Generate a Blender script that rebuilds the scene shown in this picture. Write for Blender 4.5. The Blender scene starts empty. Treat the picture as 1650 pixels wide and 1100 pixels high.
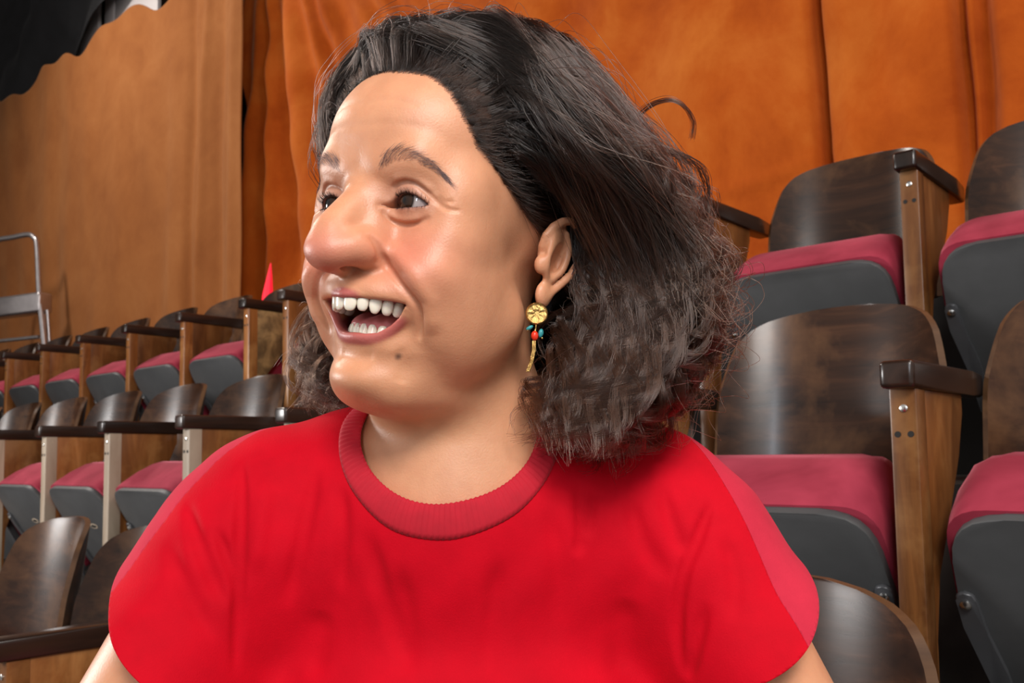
import bpy, bmesh, math, random
import numpy as np
from mathutils import Vector, Matrix
from math import sin, cos, pi, radians

# ------------------------------------------------------------------ camera
FPX = 1457.0
HORIZON = 731.0
pitch, roll = radians(4.5), 0.0143
CAMZ = 0.95
PPY = HORIZON - FPX * math.tan(pitch)
Fw = np.array([0, cos(pitch), sin(pitch)])
U0 = np.array([0, -sin(pitch), cos(pitch)])
R0 = np.array([1.0, 0, 0])
Rc = cos(roll) * R0 - sin(roll) * U0
Uc = sin(roll) * R0 + cos(roll) * U0
scn = bpy.context.scene
COL = scn.collection
cd = bpy.data.cameras.new('camera')
cd.sensor_width = 36.0
cd.lens = FPX / 1650 * 36.0
cd.shift_y = (PPY - 550) / 1650
cd.clip_start = 0.02
cam = bpy.data.objects.new('camera', cd)
COL.objects.link(cam)
M = Matrix(((Rc[0], Uc[0], -Fw[0], 0), (Rc[1], Uc[1], -Fw[1], 0), (Rc[2], Uc[2], -Fw[2], CAMZ), (0, 0, 0, 1)))
cam.matrix_world = M
scn.camera = cam
cd.dof.use_dof = True
cd.dof.focus_distance = 0.62
cd.dof.aperture_fstop = 18.0

# ------------------------------------------------------------------ light
vs = scn.view_settings
vs.view_transform = 'Standard'
vs.look = 'None'
vs.exposure = 0.0
vs.gamma = 1.0
vs.use_curve_mapping = False

world = bpy.data.worlds.new('world')
scn.world = world
world.use_nodes = True
bgn = world.node_tree.nodes['Background']
bgn.inputs['Color'].default_value = (1.0, 0.93, 0.88, 1)
bgn.inputs['Strength'].default_value = 0.5


TH = math.atan2(0.7518926, 0.6592856)                 # direction in which the rows run
D = np.array([-sin(TH), cos(TH), 0.0])
N = np.array([cos(TH), sin(TH), 0.0])
ROT = TH - pi / 2


def at(s, n, z):
    return D * s + N * n + np.array([0, 0, z])


def area(name, loc, target, size, power, color=(1, 1, 1), size_y=None):
    l = bpy.data.lights.new(name, 'AREA')
    l.energy = power
    l.color = color
    l.size = size
    if size_y:
        l.shape = 'RECTANGLE'
        l.size_y = size_y
    o = bpy.data.objects.new(name, l)
    COL.objects.link(o)
    o.location = loc
    d = Vector(target) - Vector(loc)
    o.rotation_euler = d.to_track_quat('-Z', 'Y').to_euler()
    return o


area('house_lamp', (0.25, -1.5, 2.7), (-0.05, 0.6, 1.05), 0.85, 76, (1.0, 0.95, 0.90))
area('stage_lamp', (-4.4, 1.9, 1.5), (0.0, 0.9, 1.1), 1.3, 120, (1.0, 0.97, 0.95), 0.75)
area('high_area_light', tuple(at(6.6, 0.7, 4.8)), tuple(at(2.8, 3.0, 2.0)), 0.6, 110, (1.0, 0.92, 0.84))  # added, unseen; rakes across the curtain so its folds show
area('aisle_lamp', (-0.45, -1.9, 1.9), (0.4, 1.6, 1.1), 0.22, 16, (0.82, 0.90, 1.0), 0.8)
area('high_area_light', (1.6, 0.2, 4.4), (0.9, 2.0, 1.6), 1.0, 45, (1.0, 0.92, 0.84))

# ------------------------------------------------------------------ helpers
def link(name, me, mat=None, parent=None, smooth=None):
    o = bpy.data.objects.new(name, me)
    COL.objects.link(o)
    if mat is not None and not me.materials:
        me.materials.append(mat)
    if parent is not None:
        o.parent = parent
    if smooth is not None:
        shade(me, smooth)
    return o


def shade(me, ang=40):
    if ang <= 0:
        return
    me.shade_smooth()
    if ang < 180:
        me.set_sharp_from_angle(angle=radians(ang))


def bm_obj(name, bm, mat, parent=None, ang=40):
    bmesh.ops.recalc_face_normals(bm, faces=bm.faces)
    me = bpy.data.meshes.new(name)
    bm.to_mesh(me)
    bm.free()
    return link(name, me, mat, parent, ang)


def empty(name, loc, rz=0.0, label=None, cat=None, group=None):
    o = bpy.data.objects.new(name, None)
    COL.objects.link(o)
    o.empty_display_size = 0.1
    o.location = loc
    o.rotation_euler = (0, 0, rz)
    tag(o, label, cat, group)
    return o


def tag(o, label=None, cat=None, group=None, kind=None):
    if label:
        o['label'] = label
    if cat:
        o['category'] = cat
    if group:
        o['group'] = group
    if kind:
        o['kind'] = kind
    return o


def copy_tree(o, parent=None):
    c = o.copy()
    COL.objects.link(c)
    if parent is not None:
        c.parent = parent
    for ch in list(o.children):
        copy_tree(ch, c)
    return c


def box(bm, x0, x1, y0, y1, z0, z1, bev=0.0, seg=2):
    vs_ = [bm.verts.new(p) for p in ((x0, y0, z0), (x1, y0, z0), (x1, y1, z0), (x0, y1, z0), (x0, y0, z1), (x1, y0, z1), (x1, y1, z1), (x0, y1, z1))]
    fs = [bm.faces.new([vs_[i] for i in q]) for q in ((0, 3, 2, 1), (4, 5, 6, 7), (0, 1, 5, 4), (1, 2, 6, 5), (2, 3, 7, 6), (3, 0, 4, 7))]
    if bev > 0:
        es = list({e for f in fs for e in f.edges})
        bmesh.ops.bevel(bm, geom=es, offset=bev, segments=seg, profile=0.5, affect='EDGES')
    return vs_


def prism(bm, pts, fn, h0, h1, bev=0.0, seg=2):
    """pts: 2D polygon; fn(a, b, h) -> 3D"""
    lo = [bm.verts.new(fn(a, b, h0)) for a, b in pts]
    hi = [bm.verts.new(fn(a, b, h1)) for a, b in pts]
    n = len(pts)
    f0 = bm.faces.new(lo[::-1])
    f1 = bm.faces.new(hi)
    for i in range(n):
        bm.faces.new((lo[i], lo[(i + 1) % n], hi[(i + 1) % n], hi[i]))
    if bev > 0:
        es = list(f0.edges) + list(f1.edges)
        bmesh.ops.bevel(bm, geom=es, offset=bev, segments=seg, profile=0.5, affect='EDGES')


def tube(bm, pts, r, n=10, cap=True):
    pts = [Vector(p) for p in pts]
    rs = r if hasattr(r, '__len__') else [r] * len(pts)
    rings = []
    t0 = (pts[1] - pts[0]).normalized()
    up = Vector((0, 0, 1)) if abs(t0.z) < 0.9 else Vector((1, 0, 0))
    a = t0.cross(up).normalized()
    for i, p in enumerate(pts):
        t = (pts[min(i + 1, len(pts) - 1)] - pts[max(i - 1, 0)]).normalized()
        a = (a - t * a.dot(t)).normalized()
        b = t.cross(a)
        rings.append([bm.verts.new(p + (a * cos(2 * pi * k / n) + b * sin(2 * pi * k / n)) * rs[i]) for k in range(n)])
    for q in range(len(rings) - 1):
        for k in range(n):
            bm.faces.new((rings[q][k], rings[q][(k + 1) % n], rings[q + 1][(k + 1) % n], rings[q + 1][k]))
    if cap:
        bm.faces.new(rings[0][::-1])
        bm.faces.new(rings[-1])


def smooth_path(ctrl, n):
    """Catmull-Rom through control points"""
    c = np.array(ctrl, float)
    c = np.vstack([2 * c[0] - c[1], c, 2 * c[-1] - c[-2]])
    m = len(c) - 3
    out = []
    for u in np.linspace(0, m - 1e-6, n):
        i = int(u)
        t = u - i
        p0, p1, p2, p3 = c[i:i + 4]
        out.append(0.5 * (2 * p1 + (p2 - p0) * t + (2 * p0 - 5 * p1 + 4 * p2 - p3) * t * t + (3 * p1 - p0 - 3 * p2 + p3) * t ** 3))
    return np.array(out)


def rounded(pts, radii, seg=5):
    """round the corners of a 2D polygon"""
    out = []
    n = len(pts)
    for i in range(n):
        p = np.array(pts[i], float)
        a = np.array(pts[i - 1], float) - p
        b = np.array(pts[(i + 1) % n], float) - p
        la, lb = np.linalg.norm(a), np.linalg.norm(b)
        a /= la
        b /= lb
        r = radii[i] if hasattr(radii, '__len__') else radii
        if r <= 0:
            out.append(tuple(p))
            continue
        h = math.acos(max(-1, min(1, a @ b))) / 2
        d = min(r / math.tan(h), la * 0.49, lb * 0.49)
        q0, q1 = p + a * d, p + b * d
        for k in range(seg + 1):
            t = k / seg
            out.append(tuple((1 - t) ** 2 * q0 + 2 * t * (1 - t) * p + t * t * q1))
    return out


# ------------------------------------------------------------------ materials
def new_mat(name):
    m = bpy.data.materials.new(name)
    m.use_nodes = True
    nt = m.node_tree
    return m, nt, nt.nodes, nt.links, nt.nodes['Principled BSDF']


def ramp(nt, stops):
    r = nt.nodes.new('ShaderNodeValToRGB')
    el = r.color_ramp.elements
    while len(el) < len(stops):
        el.new(0.5)
    for e, (p, c) in zip(el, stops):
        e.position = p
        e.color = (*c, 1)
    return r


def noise(nt, vec, scale, detail=4, rough=0.55, dist=0.0):
    n = nt.nodes.new('ShaderNodeTexNoise')
    n.inputs['Scale'].default_value = scale
    n.inputs['Detail'].default_value = detail
    n.inputs['Roughness'].default_value = rough
    n.inputs['Distortion'].default_value = dist
    if vec is not None:
        nt.links.new(vec, n.inputs['Vector'])
    return n


def mapping(nt, scale=(1, 1, 1), src='Object', rnd=False):
    tc = nt.nodes.new('ShaderNodeTexCoord')
    mp = nt.nodes.new('ShaderNodeMapping')
    mp.inputs['Scale'].default_value = scale
    nt.links.new(tc.outputs[src], mp.inputs['Vector'])
    if rnd:
        oi = nt.nodes.new('ShaderNodeObjectInfo')
        mu = nt.nodes.new('ShaderNodeVectorMath')
        mu.operation = 'SCALE'
        mu.inputs[0].default_value = (7.3, 5.1, 9.7)
        nt.links.new(oi.outputs['Random'], mu.inputs['Scale'])
        nt.links.new(mu.outputs[0], mp.inputs['Location'])
    return mp.outputs[0]


def bump(nt, bsdf, height, strength, dist=0.002):
    b = nt.nodes.new('ShaderNodeBump')
    b.inputs['Strength'].default_value = strength
    b.inputs['Distance'].default_value = dist
    nt.links.new(height, b.inputs['Height'])
    nt.links.new(b.outputs[0], bsdf.inputs['Normal'])


def wood_mat(name, stops, grain=(3, 3, 60), rough=0.3, wear=None, coat=0.0):
    m, nt, nd, lk, b = new_mat(name)
    v = mapping(nt, grain, rnd=True)
    n1 = noise(nt, v, 1.6, 6, 0.6, 0.6)
    r1 = ramp(nt, stops)
    lk.new(n1.outputs['Fac'], r1.inputs[0])
    col = r1.outputs[0]
    if wear:
        n2 = noise(nt, mapping(nt, (1, 1, 1), rnd=True), 6.0, 5, 0.6, 0.3)
        r2 = ramp(nt, [(0.50, (0, 0, 0)), (0.72, (1, 1, 1))])
        lk.new(n2.outputs['Fac'], r2.inputs[0])
        mx = nd.new('ShaderNodeMix')
        mx.data_type = 'RGBA'
        lk.new(r2.outputs[0], mx.inputs['Factor'])
        lk.new(col, mx.inputs['A'])
        mx.inputs['B'].default_value = (*wear, 1)
        col = mx.outputs['Result']
    oi = nd.new('ShaderNodeObjectInfo')
    mr = nd.new('ShaderNodeMapRange')
    mr.inputs['To Min'].default_value = 0.55
    mr.inputs['To Max'].default_value = 1.25
    lk.new(oi.outputs['Random'], mr.inputs['Value'])
    hs = nd.new('ShaderNodeHueSaturation')
    lk.new(mr.outputs[0], hs.inputs['Value'])
    lk.new(col, hs.inputs['Color'])
    lk.new(hs.outputs[0], b.inputs['Base Color'])
    b.inputs['Roughness'].default_value = rough
    b.inputs['Specular IOR Level'].default_value = 0.32
    b.inputs['Coat Weight'].default_value = coat
    b.inputs['Coat Roughness'].default_value = 0.15
    bump(nt, b, n1.outputs['Fac'], 0.06, 0.001)
    return m


def plain_mat(name, col, rough=0.5, metal=0.0, var=0.0, scale=20, bumpy=0.0, sheen=0.0, spec=None):
    m, nt, nd, lk, b = new_mat(name)
    b.inputs['Base Color'].default_value = (*col, 1)
    b.inputs['Roughness'].default_value = rough
    b.inputs['Metallic'].default_value = metal
    if spec is not None:
        b.inputs['Specular IOR Level'].default_value = spec
    if sheen:
        b.inputs['Sheen Weight'].default_value = sheen
        b.inputs['Sheen Roughness'].default_value = 0.35
        b.inputs['Sheen Tint'].default_value = (*[min(1, c * 1.5 + 0.25) for c in col], 1)
    if var or bumpy:
        n = noise(nt, mapping(nt, rnd=True), scale, 5, 0.6)
        if var:
            r = ramp(nt, [(0.3, [c * (1 - var) for c in col]), (0.7, [min(1, c * (1 + var)) for c in col])])
            lk.new(n.outputs['Fac'], r.inputs[0])
            lk.new(r.outputs[0], b.inputs['Base Color'])
        if bumpy:
            bump(nt, b, n.outputs['Fac'], bumpy, 0.003)
    return m


M_DARK = wood_mat('dark_varnished_plywood', [(0.25, (0.012, 0.005, 0.003)), (0.55, (0.034, 0.0135, 0.0065)), (0.8, (0.075, 0.031, 0.014))], (1.5, 14, 22), 0.27, (0.10, 0.046, 0.020), 0.10)
M_ARM = wood_mat('dark_armrest_wood', [(0.3, (0.013, 0.007, 0.005)), (0.7, (0.036, 0.017, 0.011))], (20, 2, 20), 0.28, None, 0.3)
M_EDGE = wood_mat('plywood_edge', [(0.3, (0.04, 0.018, 0.009)), (0.7, (0.13, 0.065, 0.03))], (3, 3, 10), 0.4)
M_HONEY = wood_mat('honey_post_wood', [(0.3, (0.11, 0.036, 0.009)), (0.55, (0.25, 0.092, 0.024)), (0.8, (0.44, 0.19, 0.06))], (26, 10, 2.0), 0.33, (0.38, 0.18, 0.06), 0.15)
M_PALE = wood_mat('pale_edge_wood', [(0.3, (0.36, 0.27, 0.19)), (0.7, (0.55, 0.45, 0.34))], (26, 10, 2.0), 0.5)
M_GREY = plain_mat('grey_paint', (0.062, 0.064, 0.066), 0.5, 0, 0.14, 9)
M_IRON = plain_mat('grey_painted_iron', (0.085, 0.088, 0.095), 0.35, 0.3, 0.1, 15)
M_STEEL = plain_mat('bright_steel', (0.65, 0.64, 0.62), 0.25, 1.0)
M_HOLE = plain_mat('dark_hole', (0.01, 0.008, 0.007), 0.8)


def velvet_mat(name, c0, c1, sheen=0.5):
    m, nt, nd, lk, b = new_mat(name)
    n1 = noise(nt, mapping(nt, rnd=True), 5.0, 4, 0.6, 0.4)
    r1 = ramp(nt, [(0.35, c0), (0.68, c1)])
    lk.new(n1.outputs['Fac'], r1.inputs[0])
    lk.new(r1.outputs[0], b.inputs['Base Color'])
    b.inputs['Roughness'].default_value = 0.85
    b.inputs['Specular IOR Level'].default_value = 0.15
    b.inputs['Sheen Weight'].default_value = sheen
    b.inputs['Sheen Roughness'].default_value = 0.4
    b.inputs['Sheen Tint'].default_value = (*[min(1, c * 1.3 + 0.15) for c in c1], 1)
    n2 = noise(nt, mapping(nt, rnd=True), 18.0, 3, 0.5)
    bump(nt, b, n2.outputs['Fac'], 0.25, 0.004)
    return m


M_RED = velvet_mat('crimson_velvet', (0.22, 0.017, 0.034), (0.38, 0.040, 0.072))
# ------------------------------------------------------------------ tiers, walls, ceiling
M_FLOOR = plain_mat('worn_floor_boards', (0.035, 0.028, 0.024), 0.6, 0, 0.3, 12)
M_WALL = plain_mat('dark_back_wall', (0.05, 0.03, 0.02), 0.9, 0, 0.2, 3)
TIER = (-0.06, 0.375, 0.88)          # floor level of the rows, near to far
TIP = (0.60, 1.315, 1.96)            # distance of their armrest tips from the lens, across the rows
S0, S1 = -1.6, 11.5


def slab(name, n0, n1, z0, z1, s0=S0, s1=S1, mat=None):
    bm = bmesh.new()
    box(bm, -s1, -s0, n0, n1, z0, z1)
    o = bm_obj(name, bm, mat or M_FLOOR, None, 0)
    o.rotation_euler = (0, 0, ROT)
    tag(o, kind='structure')
    return o


slab('floor', -3.5, 1.22, -0.32, TIER[0])
slab('floor', 1.22, 1.86, -0.32, TIER[1])
slab('floor', 1.86, 3.4, -0.32, TIER[2])
slab('dark_backing_1', 2.52, 2.56, TIER[2], 1.36, mat=plain_mat('added_black_board', (0.012, 0.010, 0.009), 0.85))  # added black board, keeps the gaps under the top row dark
slab('wall_back', 3.4, 3.5, -0.32, 6.2, mat=M_WALL)
slab('wall_left', -3.5, 3.5, -0.32, 6.2, 11.5, 11.6, M_WALL)
slab('ceiling', -3.5, 3.5, 6.2, 6.3, mat=plain_mat('dark_ceiling', (0.02, 0.02, 0.022), 0.9))

# ------------------------------------------------------------------ one tip-up seat
ARM_Z = 0.70                         # armrest top above the tier
PITCH = 0.50


def post_polys():
    front = [(0.0, 0.0), (0.040, 0.0), (0.040, ARM_Z - 0.04), (0.0, ARM_Z - 0.04)]
    t = ARM_Z - 0.04
    web = [(0.040, t), (0.235, t), (0.235, t - 0.03), (0.205, t - 0.10), (0.14, t - 0.19), (0.075, t - 0.27), (0.05, t - 0.36), (0.045, 0.02), (0.040, 0.02)]
    return front, web


def make_post(x, root, pale):
    """post, its web and the armrest on it, centred on local x"""
    front, web = post_polys()
    y0 = 0.025
    bm = bmesh.new()
    prism(bm, front, lambda a, b, h: (h, y0 + a, b), x - 0.019, x + 0.019, 0.0025)
    po = bm_obj('post', bm, M_PALE if pale else M_HONEY, root)
    bm = bmesh.new()
    prism(bm, web, lambda a, b, h: (h, y0 + a, b), x - 0.016, x + 0.016, 0.002)
    bm_obj('side_web', bm, M_HONEY, root)
    bm = bmesh.new()
    for dx, dz in ((-0.009, 0.105), (0.009, 0.105)):
        tube(bm, [(x + dx, y0 - 0.0008, ARM_Z - dz), (x + dx, y0 + 0.004, ARM_Z - dz)], 0.0045, 12)
    bm_obj('screw_hole', bm, M_HOLE, po)
    bm = bmesh.new()
    tube(bm, [(x + 0.001, y0 - 0.003, ARM_Z - 0.068), (x + 0.001, y0 - 0.002, ARM_Z - 0.068), (x + 0.001, y0 + 0.002, ARM_Z - 0.068)], [0.003, 0.0055, 0.0055], 14)
    bm_obj('bolt', bm, M_STEEL, po)
    bm = bmesh.new()
    pts = rounded([(-0.024, 0.0), (0.024, 0.0), (0.024, 0.30), (0.020, 0.385), (-0.020, 0.385), (-0.024, 0.30)], [0.008, 0.008, 0.02, 0.012, 0.012, 0.02], 3)

    def fn(a, b, h):
        return (x + a, b, h)
    prism(bm, pts, fn, ARM_Z - 0.04, ARM_Z, 0.007, 3)
    bm_obj('armrest', bm, M_ARM, root)


BACK_R = 0.30


def make_back(root, wear=0):
    """bent plywood back: concave sheet with a waisted outline"""
    half = [(0.253, -0.27), (0.253, -0.07), (0.253, -0.050), (0.252, -0.030), (0.250, -0.012), (0.245, 0.008), (0.238, 0.032), (0.229, 0.06), (0.219, 0.085), (0.204, 0.107), (0.184, 0.124), (0.155, 0.138), (0.115, 0.149), (0.06, 0.157), (0.0, 0.160)]
    hz = np.array([p[1] for p in half])
    ha = np.array([p[0] for p in half])
    nu = 28
    rows = []
    zs = [-0.27, -0.20, -0.13, -0.08, -0.055, -0.035, -0.015, 0.005, 0.03, 0.06, 0.085, 0.10, 0.112, 0.122, 0.131, 0.139, 0.145, 0.150, 0.1535, 0.157, 0.159]
    tilt = 0.14

    def p3(a, z, off):
        R = BACK_R - off
        return (R * sin(a / BACK_R), 0.475 - 0.018 - (BACK_R - R * cos(a / BACK_R)) * -1 * -1 + 0.0 + z * tilt, ARM_Z + z)
    bm = bmesh.new()
    grids = []
    for off in (0.0, 0.013):
        g = []
        for z in zs:
            w = float(np.interp(z, hz[:-0 or None], ha)) if z < 0.1599 else 0.02
            w = float(np.interp(z, hz, ha))
            row = []
            for k in range(nu + 1):
                a = w * (2 * k / nu - 1)
                # top edge slightly bowed
                row.append(bm.verts.new(p3(a, z, off)))
            g.append(row)
        grids.append(g)
    for gi, g in enumerate(grids):
        for i in range(len(zs) - 1):
            for k in range(nu):
                bm.faces.new((g[i][k], g[i][k + 1], g[i + 1][k + 1], g[i + 1][k]))
    a, b = grids
    edge = []
    for i in range(len(zs) - 1):
        edge.append((a[i][0], a[i + 1][0], b[i + 1][0], b[i][0]))
        edge.append((a[i][nu], a[i + 1][nu], b[i + 1][nu], b[i][nu]))
    for k in range(nu):
        edge.append((a[-1][k], a[-1][k + 1], b[-1][k + 1], b[-1][k]))
        edge.append((a[0][k], a[0][k + 1], b[0][k + 1], b[0][k]))
    fe = [bm.faces.new(q) for q in edge]
    for f in fe:
        f.material_index = 1
    o = bm_obj('backrest', bm, M_DARK, root, 50)
    o.data.materials.append(M_EDGE)
    return o


FOLD = radians(58)
M_SLOT = plain_mat('cream_slot_edge', (0.62, 0.50, 0.36), 0.5)


def make_seat(root, folded=True, phi=FOLD):
    """upholstered tip-up seat with its grey underboard and hinges"""
    L = 0.385
    if not folded:
        phi = radians(3)
    if folded:
        py, pz = 0.02 + L * cos(FOLD), ARM_Z - 0.215 - L * sin(FOLD)
    else:
        py, pz = 0.36, 0.36
    ex = np.array([-cos(phi), sin(phi)])          # along the board, hinge to front edge
    ez = np.array([sin(phi), cos(phi)])           # board to cushion side

    def tf(x, l, t):
        q = np.array([py, pz]) + ex * l + ez * t
        return (x, q[0], q[1])
    # underboard
    bm = bmesh.new()
    pts = rounded([(-0.17, 0.0), (0.17, 0.0), (0.205, L * 0.55), (0.196, L), (-0.196, L), (-0.205, L * 0.55)], [0.02, 0.02, 0.05, 0.078, 0.078, 0.05], 6)
    prism(bm, pts, lambda a, b, h: tf(a, b, h), -0.012, 0.004, 0.002)
    bd = bm_obj('seat_board', bm, M_GREY, root)
    for nm, hw, hh, t1, mt in (('slot_rim', 0.026, 0.0095, -0.0128, M_SLOT), ('hand_slot', 0.021, 0.0065, -0.0134, M_HOLE)):
        bm = bmesh.new()
        prism(bm, [(0.02 + hw * cos(a), L * 0.60 + hh * sin(a)) for a in np.linspace(0, 2 * pi, 20, endpoint=False)], lambda a, b, h: tf(a, b, h), t1, -0.011)
        bm_obj(nm, bm, mt, bd)
    # cushion: rounded slab, a puffed top
    bm = bmesh.new()
    nx, nl = 18, 14
    thick = 0.125
    top = {}
    lay = []
    prof = [(0.004, 1.0), (0.03, 1.014), (0.08, 1.014), (0.135, 0.995), (0.163, 0.95), (0.178, 0.82), (0.187, 0.5), (0.190, 0.0)]
    ring0 = rounded([(-0.175, 0.01), (0.175, 0.01), (0.212, L * 0.55), (0.203, L + 0.004), (-0.203, L + 0.004), (-0.212, L * 0.55)], [0.03, 0.03, 0.05, 0.06, 0.06, 0.05], 6)
    cx, cl = 0.0, L * 0.5
    rng = random.Random(4)
    for t, k in prof[:-1]:
        row = []
        for i, (a, b) in enumerate(ring0):
            w = 0.0025 * sin(i * 2.1 + t * 40) * (1 if t > 0.02 else 0)
            row.append(bm.verts.new(tf(cx + (a - cx) * (k + w), cl + (b - cl) * (k + w), t + w)))
        lay.append(row)
    n = len(ring0)
    for q in range(len(lay) - 1):
        for i in range(n):
            bm.faces.new((lay[q][i], lay[q][(i + 1) % n], lay[q + 1][(i + 1) % n], lay[q + 1][i]))
    c = bm.verts.new(tf(cx, cl, prof[-1][0]))
    for i in range(n):
        bm.faces.new((lay[-1][i], lay[-1][(i + 1) % n], c))
    bm.faces.new(lay[0][::-1])
    bm_obj('seat_cushion', bm, M_RED, root, 70)
    # hinge brackets
    for sx in (-1, 1):
        bm = bmesh.new()
        pts = rounded([(0.150, -0.01), (0.178, -0.01), (0.186, 0.10), (0.204, 0.20), (0.206, 0.262), (0.180, 0.262), (0.174, 0.19), (0.160, 0.12)], [0.012, 0.012, 0.03, 0.03, 0.018, 0.018, 0.02, 0.02], 4)
        if sx < 0:
            pts = [(-a, b) for a, b in pts[::-1]]
        prism(bm, pts, lambda a, b, h: tf(a, b, h), -0.020, -0.012, 0.0025)
        hb = bm_obj('hinge_bracket', bm, M_IRON, bd)
        bm = bmesh.new()
        tube(bm, [tf(sx * 0.193, 0.243, -0.019), tf(sx * 0.193, 0.243, -0.023), tf(sx * 0.193, 0.243, -0.026)], [0.008, 0.008, 0.004], 12)
        bm_obj('hinge_bolt', bm, M_STEEL, bd)
    return py, pz


def theatre_seat(folded=True, pale=False):
    root = empty('theatre_seat', (0, 0, 0))
    make_post(PITCH / 2, root, pale)               # post on the side nearer the lens
    make_back(root)
    make_seat(root, folded)
    return root


honey_seat = theatre_seat()
pale_seat = theatre_seat(pale=True)
first = {False: honey_seat, True: pale_seat}
used = {False: False, True: False}
CAT = 'seat'


def put_seat(s_post, row, label, pale=False, root=None):
    """s_post: where the seat's own post stands along the row"""
    if root is None:
        if not used[pale]:
            root = first[pale]
            used[pale] = True
        else:
            root = copy_tree(first[pale])
    p = at(s_post + PITCH / 2, TIP[row], TIER[row])
    root.location = p
    root.rotation_euler = (0, 0, ROT)
    tag(root, label, CAT, ('tip-up seats in the near row', 'tip-up seats in the middle row', 'tip-up seats in the top row')[row])
    return root


def end_post(s, row, label, pale=False):
    root = empty('end_post', at(s, TIP[row], TIER[row]), ROT, label, 'post', 'end posts of the seat rows')
    make_post(0.0, root, pale)
    return root


ORD = ['first', 'second', 'third', 'fourth', 'fifth', 'sixth', 'seventh', 'eighth', 'ninth', 'tenth', 'eleventh', 'twelfth', 'thirteenth', 'fourteenth']
# top row
for k, s in enumerate((-0.394, 0.106, 0.606)):
    put_seat(s, 2, ['tip-up wooden seat past the right edge of the picture, top row', 'tip-up seat with red cushion cut by the right edge, top row', 'dark tip-up seat in front of the orange curtain, between curly hair and post, top row'][k])
end_post(1.106, 2, 'wooden end post with dark armrest just right of the curly hair, top row')
put_seat(2.375, 2, 'tip-up seat directly behind the laughing face, top row')
end_post(2.875, 2, 'wooden end post with dark armrest beside the laughing mouth, top row')
for k in range(9):
    put_seat(3.140 + 0.4985 * k, 2, 'red tip-up seat in the top row below the brown curtain, %s after the scuffed post' % ORD[k] if k else 'tip-up seat with the scuffed yellowish post nearest the face, top row')
# the scuffed yellowish side of the post beside the face
M_SCUFF = wood_mat('scuffed_yellow_wood', [(0.30, (0.03, 0.022, 0.015)), (0.48, (0.16, 0.095, 0.04)), (0.62, (0.36, 0.22, 0.09)), (0.8, (0.45, 0.30, 0.14))], (7, 5, 6), 0.5)
for o in bpy.data.objects:
    if o.get('label', '').startswith('tip-up seat with the scuffed'):
        for ch in o.children:
            if ch.name.startswith('side_web'):
                ch.data = ch.data.copy()
                ch.data.materials[0] = M_SCUFF
                ch['label'] = 'scuffed yellowish post side'
# middle row
for k in range(-2, 14):
    s = 0.432 + 0.4985 * k
    if k < 1:
        lab = ['tip-up seat with grey hinge bracket cut by the right edge, middle row', 'tip-up seat cut by the lower right corner, middle row', 'large dark tip-up seat with shiny backrest between curly hair and honey post, middle row'][(k + 2 + 1) % 3 if k != 0 else 2]
        lab = {-2: 'tip-up seat past the right edge of the picture, middle row', -1: 'tip-up seat with scratched grey underside and hinge bracket at the right edge, middle row', 0: 'large tip-up seat with shiny dark backrest between curly hair and honey post, middle row'}[k]
    elif k < 3:
        lab = 'tip-up seat in the middle row hidden behind the woman, %s from the honey post' % ORD[k]
    else:
        lab = 'tip-up seat with pale front post in the middle row, %s left of the red shoulder' % ORD[k - 3]
    put_seat(s, 1, lab, pale=k >= 3)

# near row: the woman's own folded-down seat and its neighbours
own = theatre_seat(folded=False)
put_seat(0.25, 0, 'folded-down seat the woman in red sits on, near row', root=own)
for k, lab in ((1, 'seat beside the woman, hidden behind her red shoulder, near row'), (2, 'second seat along from the woman, hidden behind her red sleeve, near row'), (3, 'tip-up seat with plain backrest half behind the red sleeve, near row')):
    put_seat(0.25 + 0.5 * k, 0, lab)
edge_seat = put_seat(2.25, 0, 'tip-up seat with shiny dark backrest at the left edge, near row')
for ch in list(edge_seat.children):                 # this one shares its neighbour's armrest
    if ch.name.split('.')[0] in ('post', 'side_web', 'armrest'):
        for q in list(ch.children):
            bpy.data.objects.remove(q)
        bpy.data.objects.remove(ch)

# ------------------------------------------------------------------ curtains
def curtain_mat(name, c0, c1, c2, sheen):
    m, nt, nd, lk, b = new_mat(name)
    tc = nd.new('ShaderNodeTexCoord')
    mp = nd.new('ShaderNodeMapping')
    mp.inputs['Scale'].default_value = (1.2, 1.0, 1.0)
    lk.new(tc.outputs['Object'], mp.inputs['Vector'])
    n1 = noise(nt, mp.outputs[0], 1.9, 8, 0.66, 0.3)
    r1 = ramp(nt, [(0.30, c0), (0.5, c1), (0.74, c2)])
    lk.new(n1.outputs['Fac'], r1.inputs[0])
    lk.new(r1.outputs[0], b.inputs['Base Color'])
    b.inputs['Roughness'].default_value = 0.8
    b.inputs['Specular IOR Level'].default_value = 0.05
    b.inputs['Sheen Weight'].default_value = sheen
    b.inputs['Sheen Roughness'].default_value = 0.45
    b.inputs['Sheen Tint'].default_value = (1.0, 0.62, 0.35, 1)
    n2 = noise(nt, mp.outputs[0], 14, 6, 0.7, 0.8)
    bump(nt, b, n2.outputs['Fac'], 0.22, 0.01)
    return m


M_ORANGE = curtain_mat('orange_velvet', (0.33, 0.052, 0.005), (0.45, 0.088, 0.009), (0.56, 0.150, 0.022), 0.3)
M_BROWN = curtain_mat('brown_orange_velvet', (0.26, 0.085, 0.025), (0.32, 0.112, 0.033), (0.38, 0.145, 0.046), 0.3)


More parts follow.
